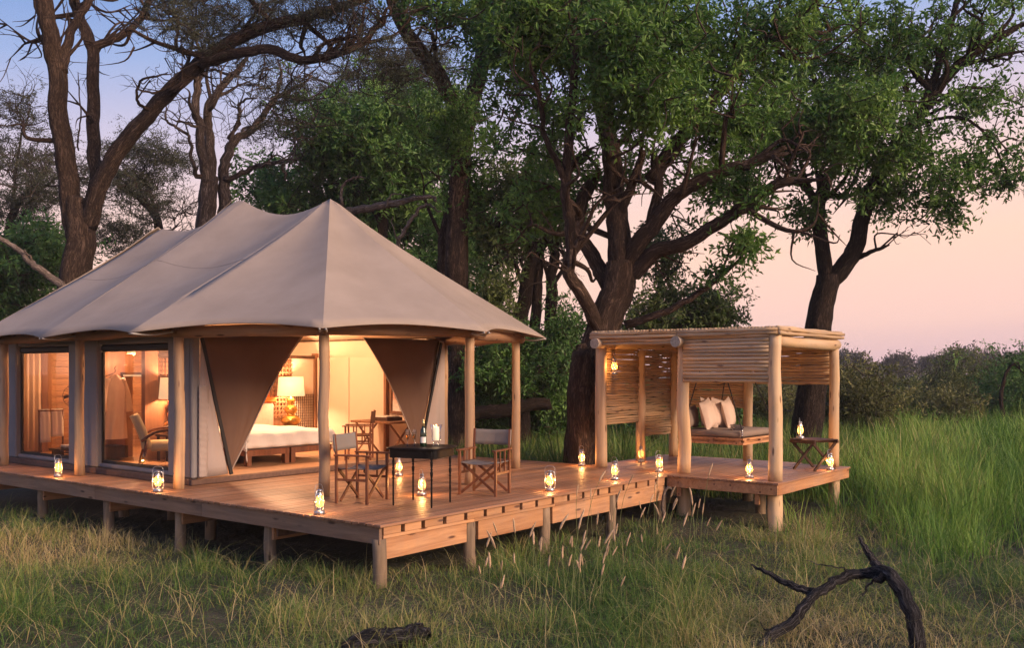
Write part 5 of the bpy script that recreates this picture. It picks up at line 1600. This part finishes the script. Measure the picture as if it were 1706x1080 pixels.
deadwood('bent_dead_tree', 'bent bare dead tree at the right picture edge', [([(1672, 700, 30), (1668, 660, 30), (1675, 620, 30), (1690, 605, 30), (1700, 620, 30)], [.06, .05, .04, .03, .015]), ([(1690, 606, 30), (1712, 630, 30)], [.03, .01])], 'bark_dark', 9, 'tree')
deadwood('bent_grey_stick', 'bent pale stick hooked under the pavilion deck corner', [([(1106, 862, 15.3), (1104, 840, 15.3), (1108, 818, 15.3), (1114, 811, 15.3), (1119, 815, 15.3)], [.03, .028, .026, .022, .014])], 'deadwood', 10, 'stick', .004)

# ------------------------------------------------------------------ grass
def ramp_mat(name, stops, trans=.25):
    m, t, p, o = base_mat(name)
    a = nd(t, 'ShaderNodeAttribute', attribute_name='tone')
    r = ramp(t, stops)
    t.links.new(a.outputs['Fac'], r.inputs[0]); t.links.new(r.outputs[0], p.inputs['Base Color'])
    p.inputs['Roughness'].default_value = .6; p.inputs['Specular IOR Level'].default_value = .25
    tr = nd(t, 'ShaderNodeBsdfTranslucent'); t.links.new(r.outputs[0], tr.inputs[0])
    mx = nd(t, 'ShaderNodeMixShader', i_0=trans)
    t.links.new(p.outputs[0], mx.inputs[1]); t.links.new(tr.outputs[0], mx.inputs[2]); t.links.new(mx.outputs[0], o.inputs[0])
    return m
M['grass'] = ramp_mat('meadow_grass', [(0, (.034, .085, .020)), (.25, (.085, .18, .034)), (.5, (.165, .245, .052)), (.72, (.31, .29, .090)), (1, (.56, .43, .22))])
M['reed'] = ramp_mat('reed_grass', [(0, (.055, .13, .026)), (.4, (.15, .30, .048)), (.75, (.28, .40, .08)), (1, (.52, .45, .20))])

def vnoise(x, y, sc, seed):
    rg = np.random.default_rng(seed)
    out = np.zeros_like(x)
    for k in range(7):
        a = rg.uniform(0, 6.28); f = sc * rg.uniform(.5, 1.9)
        out += np.sin((x * math.cos(a) + y * math.sin(a)) * f + rg.uniform(0, 6.28)) / 7 ** .5
    return .5 + .5 * np.clip(out * .75, -1, 1)

def blades(mb, x, y, h, w, bend, az, tone, rng, z=None):
    n = len(x)
    z = gz(x, y) if z is None else z
    D = np.stack([np.cos(az), np.sin(az), np.zeros(n)], 1)
    sa = az + math.pi / 2 + rng.normal(size=n) * .7
    Sd = np.stack([np.cos(sa), np.sin(sa), np.zeros(n)], 1)
    lv = [0, .36, .70, 1.0]
    rows = []
    for s in lv:
        c = np.stack([x, y, z - .02], 1) + D * (bend * h * s ** 1.8)[:, None] + np.array([0, 0, 1.]) * (h * (s - .42 * np.minimum(bend, 1.6) * s ** 2.2))[:, None]
        if s < 1:
            ww = (w * (1 - .55 * s))[:, None] * .5
            rows += [c - Sd * ww, c + Sd * ww]
        else:
            rows.append(c)
    v = np.stack(rows, 1).reshape(-1, 3)
    b = (np.arange(n) * 7)[:, None]
    q = np.concatenate([b + np.array([[0, 1, 3, 2]]), b + np.array([[2, 3, 5, 4]])])
    t = b + np.array([[4, 5, 6]])
    mb.add(v, q, t, np.repeat(tone, 7))

rg = np.random.default_rng(77)
def scatter(n, dmin, dmax, tmin, tmax, k):
    dd = np.linspace(dmin, dmax, 600)
    pdf = np.where(dd < 9, 1, (9 / dd) ** k) * dd
    cdf = np.cumsum(pdf); cdf /= cdf[-1]
    d = np.interp(rg.random(n), cdf, dd); t = rg.uniform(tmin, tmax, n)
    x = CAMX + d * FWD[0] + t * d * RGT[0]; y = CAMY + d * FWD[1] + t * d * RGT[1]
    return x, y, d, t
# tufts, then blades round each tuft
nt_ = 26000
x, y, d, t = scatter(nt_, 6.5, 60, -.78, .78, 1.9)
under = ((x > .35) & (x < 6.6) & (y > .35) & (y < 13.6)) | ((x > 6.75) & (x < 9.6) & (y > -1.75) & (y < 2.6)) | ((x > 6.0) & (x < 7.2) & (y > 0) & (y < 13.6))
hidden = (x > -1) & (y > 13.5)
keep = ~under & ~hidden
x, y, d, t = x[keep], y[keep], d[keep], t[keep]
edge = (x > -.05) & (y > -.05) & (x < 9.8)
zf = np.clip((t - .250 - .03 * np.sin(d * .9)) / .16, 0, 1) * np.clip((d - 12.4 + 6 * (t - .36) + 1.2 * np.sin(t * 31)) / 5.0, 0, 1)
reedz = rg.random(len(x)) < zf * 1.15
clump = vnoise(x, y, 3.2, 5)
big = vnoise(x, y, .55, 6)
straw = vnoise(x, y, .75, 8)
nb = 12
mbg, mbr = MB(), MB()
def grow(sel, mb, hfun, wid, bendm, tonef, nb, spread):
    xs, ys, ds = x[sel], y[sel], d[sel]
    n = len(xs)
    ang = rg.uniform(0, 6.28, (n, nb)); rad = spread * np.sqrt(rg.random((n, nb))) * (1 + .02 * ds)[:, None]
    X = (xs[:, None] + rad * np.cos(ang)).ravel(); Y = (ys[:, None] + rad * np.sin(ang)).ravel()
    az = (ang + rg.normal(size=ang.shape) * .8).ravel()
    H = np.repeat(hfun[sel], nb) * rg.uniform(.45, 1.2, n * nb)
    B = np.abs(rg.normal(size=n * nb)) * bendm + .12
    Wd = wid * np.repeat(np.maximum(1, ds / 11), nb) * rg.uniform(.6, 1.3, n * nb)
    T = np.clip(np.repeat(tonef[sel], nb) + rg.normal(size=n * nb) * .20, 0, 1)
    blades(mb, X, Y, H, Wd, B, az, T, rg)
pxv = 853 + FPX * t
hm = (.06 + .28 * clump ** 1.6 + .14 * big ** 1.5)
hm = np.where(edge, hm * .8, hm)
tone_m = .07 + .66 * straw ** 1.5 + .26 * clump - .18 * np.exp(-((x - .0) ** 2) / .8) * (y > 0) * 0
# straw patch at far left, brown patch at bottom right, lush patch in the middle
tone_m = tone_m + .30 * np.exp(-((pxv - 60) / 170) ** 2) * np.exp(-((d - 12.2) / 1.3) ** 2) + .20 * np.exp(-((pxv - 1560) / 190) ** 2) * (d < 9.6) + .14 * np.exp(-((pxv - 800) / 180) ** 2) * (d > 8.8) * (d < 10.4)
tone_m = tone_m - .22 * np.exp(-((pxv - 1040) / 110) ** 2) * (d < 10) - .18 * np.exp(-((pxv - 420) / 190) ** 2) * (d < 11) + .16 * np.exp(-((pxv - 1220) / 160) ** 2) * np.exp(-((d - 11.6) / 1.4) ** 2)
lush = np.exp(-((pxv - 1040) / 90) ** 2) * (d < 11.5)
hm = hm + .22 * lush
grow(~reedz, mbg, hm, .0058, 1.15, tone_m, nb, .11)
hr = (.30 + .35 * zf) + (.15 + .40 * zf) * clump + .22 * big
tone_r = .10 + .62 * vnoise(x, y, 1.3, 9) + .22 * straw - .1 * (1 - zf)
grow(reedz, mbr, hr, .0085, .42, tone_r, 13, .13)
tag(mbg.build('grass', M['grass'], None, False, True), 'tangled green and straw coloured meadow grass round the deck', 'grass', None, 'stuff')
tag(mbr.build('reeds', M['reed'], None, False, True), 'tall bright green reed grass on the bank at the right', 'grass', None, 'stuff')
# loose dry stalks lying over the meadow
n = 4200
xs, ys, ds, ts = scatter(n, 7.5, 20, -.6, .6, 1.9)
kp = ~(((xs > .2) & (ys > .2)) | ((xs > 6.3) & (ys > -2.1)))
xs, ys = xs[kp], ys[kp]; n = len(xs)
mbs = MB()
blades(mbs, xs, ys, rg.uniform(.3, .7, n), rg.uniform(.004, .0075, n), rg.uniform(.5, 1.9, n), rg.uniform(0, 6.28, n), np.clip(rg.normal(.82, .14, n), 0, 1), rg)
tag(mbs.build('dry_stalks', M['grass'], None, False, True), 'loose dry straw stalks bent over the meadow grass', 'grass', None, 'stuff')
# dark undergrowth behind the deck
xs, ys, ds, ts = scatter(9000, 18, 40, -.12, .36, 1.0)
kp = (xs > 7.15) & ~((xs < 9.8) & (ys < 1.95))
xs, ys, ds = xs[kp], ys[kp], ds[kp]; n = len(xs)
mbu = MB()
for rep in range(7):
    blades(mbu, xs + rg.normal(size=n) * .15, ys + rg.normal(size=n) * .15, rg.uniform(.5, 1.15, n), rg.uniform(.010, .02, n), np.abs(rg.normal(size=n)) * .6 + .1, rg.uniform(0, 6.28, n), np.clip(rg.normal(.38, .22, n), 0, 1), rg)
tag(mbu.build('undergrowth', M['grass'], None, False, True), 'tall dark undergrowth grass behind the deck and pavilion', 'undergrowth', None, 'stuff')
# spiky plants behind the deck edge
def spiky(px, d, n, h, lb, seed):
    r2 = np.random.default_rng(seed)
    c = at(px, 700, d)
    zb_ = float(gz(c[0], c[1]))
    o = empty('spiky_plant', (c[0], c[1], zb_), lb, 'plant', 'spiky plants behind the deck')
    mb = MB()
    blades(mb, c[0] + r2.normal(size=n) * .08, c[1] + r2.normal(size=n) * .08, r2.uniform(.6, 1.1, n) * h, r2.uniform(.025, .04, n), np.abs(r2.normal(size=n)) * .6 + .25, r2.uniform(0, 6.28, n), np.clip(r2.normal(.35, .15, n), 0, 1), r2, np.full(n, zb_))
    mb.build('leaves', M['grass'], o, False, True)
spiky(868, 19.5, 60, 1.5, 'dark spiky plant behind the deck, nearer the tent post', 1)
spiky(930, 19.2, 70, 1.7, 'dark spiky plant behind the deck, close to the spreading trunk', 2)
spiky(820, 20.5, 50, 1.4, 'dark spiky plant behind the deck between two tent posts', 3)
spiky(1040, 20.5, 60, 1.7, 'spiky plant seen below the first pole screen of the pavilion', 4)

# flowering grass stalks with pale seed heads
def make_stalk(h, lean, hl, seed):
    r2 = np.random.default_rng(seed)
    o = empty('seed_grass_stalk', (0, 0, 0))
    P = spline([(0, 0, 0), (lean * .15, 0, h * .4), (lean * .5, 0, h * .75), (lean, 0, h)], 4)
    tube(MB(), P, np.linspace(.0035, .0022, len(P)), 4, False).build('stem', M['stalk'], o)
    t_ = P[-1] - P[-2]; t_ /= np.linalg.norm(t_)
    Q = np.array([P[-1] + t_ * hl * s + np.array([.12 * hl * s * s, 0, -.03 * hl * s * s]) for s in np.linspace(0, 1, 9)])
    tube(MB(), Q, .0100 * np.array([.35, .8, 1, 1, 1, .95, .85, .6, .15]), 8, True, .22, 0, r2).build('seed_head', M['seed'], o)
    return o
M['stalk'] = plain('stalk_green', (.16, .19, .07), .8)
protos = [make_stalk(.42 + .07 * k, [.03, .06, .10, .01, .16, .05][k], .13 + .02 * (k % 3), k) for k in range(6)]
used = [False] * 6
spots = []
r3 = np.random.default_rng(12)
while len(spots) < 72:
    px = r3.normal(1050, 95); d_ = r3.uniform(9.2, 14.6)
    if r3.random() < .25: px = r3.uniform(790, 1000); d_ = r3.uniform(8.9, 10.6)
    c = at(px, 900, d_)
    if c[1] > -.12 or px > 1190: continue
    spots.append(c)
for k, c in enumerate(spots):
    v = k % 6
    o = protos[v] if not used[v] else copy_tree(protos[v])
    used[v] = True
    o.location = (c[0], c[1], float(gz(c[0], c[1])))
    o.rotation_euler = (r3.normal() * .08, r3.normal() * .08, -TH - .9 + r3.normal() * .9)
    s = r3.uniform(.75, 1.3); o.scale = (s, s, s)
    tag(o, 'upright grass stalk with a pale furry seed head before the deck edge', 'grass stalk', 'flowering grass stalks before the deck')

# ------------------------------------------------------------------ evening haze
m = bpy.data.materials.new('evening_haze')
m.use_nodes = True
t = m.node_tree
t.nodes.clear()
o_ = nd(t, 'ShaderNodeOutputMaterial')
pv = nd(t, 'ShaderNodeVolumePrincipled')
pv.inputs['Color'].default_value = (.93, .86, .90, 1)
pv.inputs['Density'].default_value = .0006
t.links.new(pv.outputs[0], o_.inputs['Volume'])
S.cycles.volume_bounces = 1
hz = boxes(((-505, -505, -3.0), (505, 505, 19.0))).build('haze', m, None, False)
tag(hz, 'thin evening haze over the whole plain', 'haze', None, 'stuff')
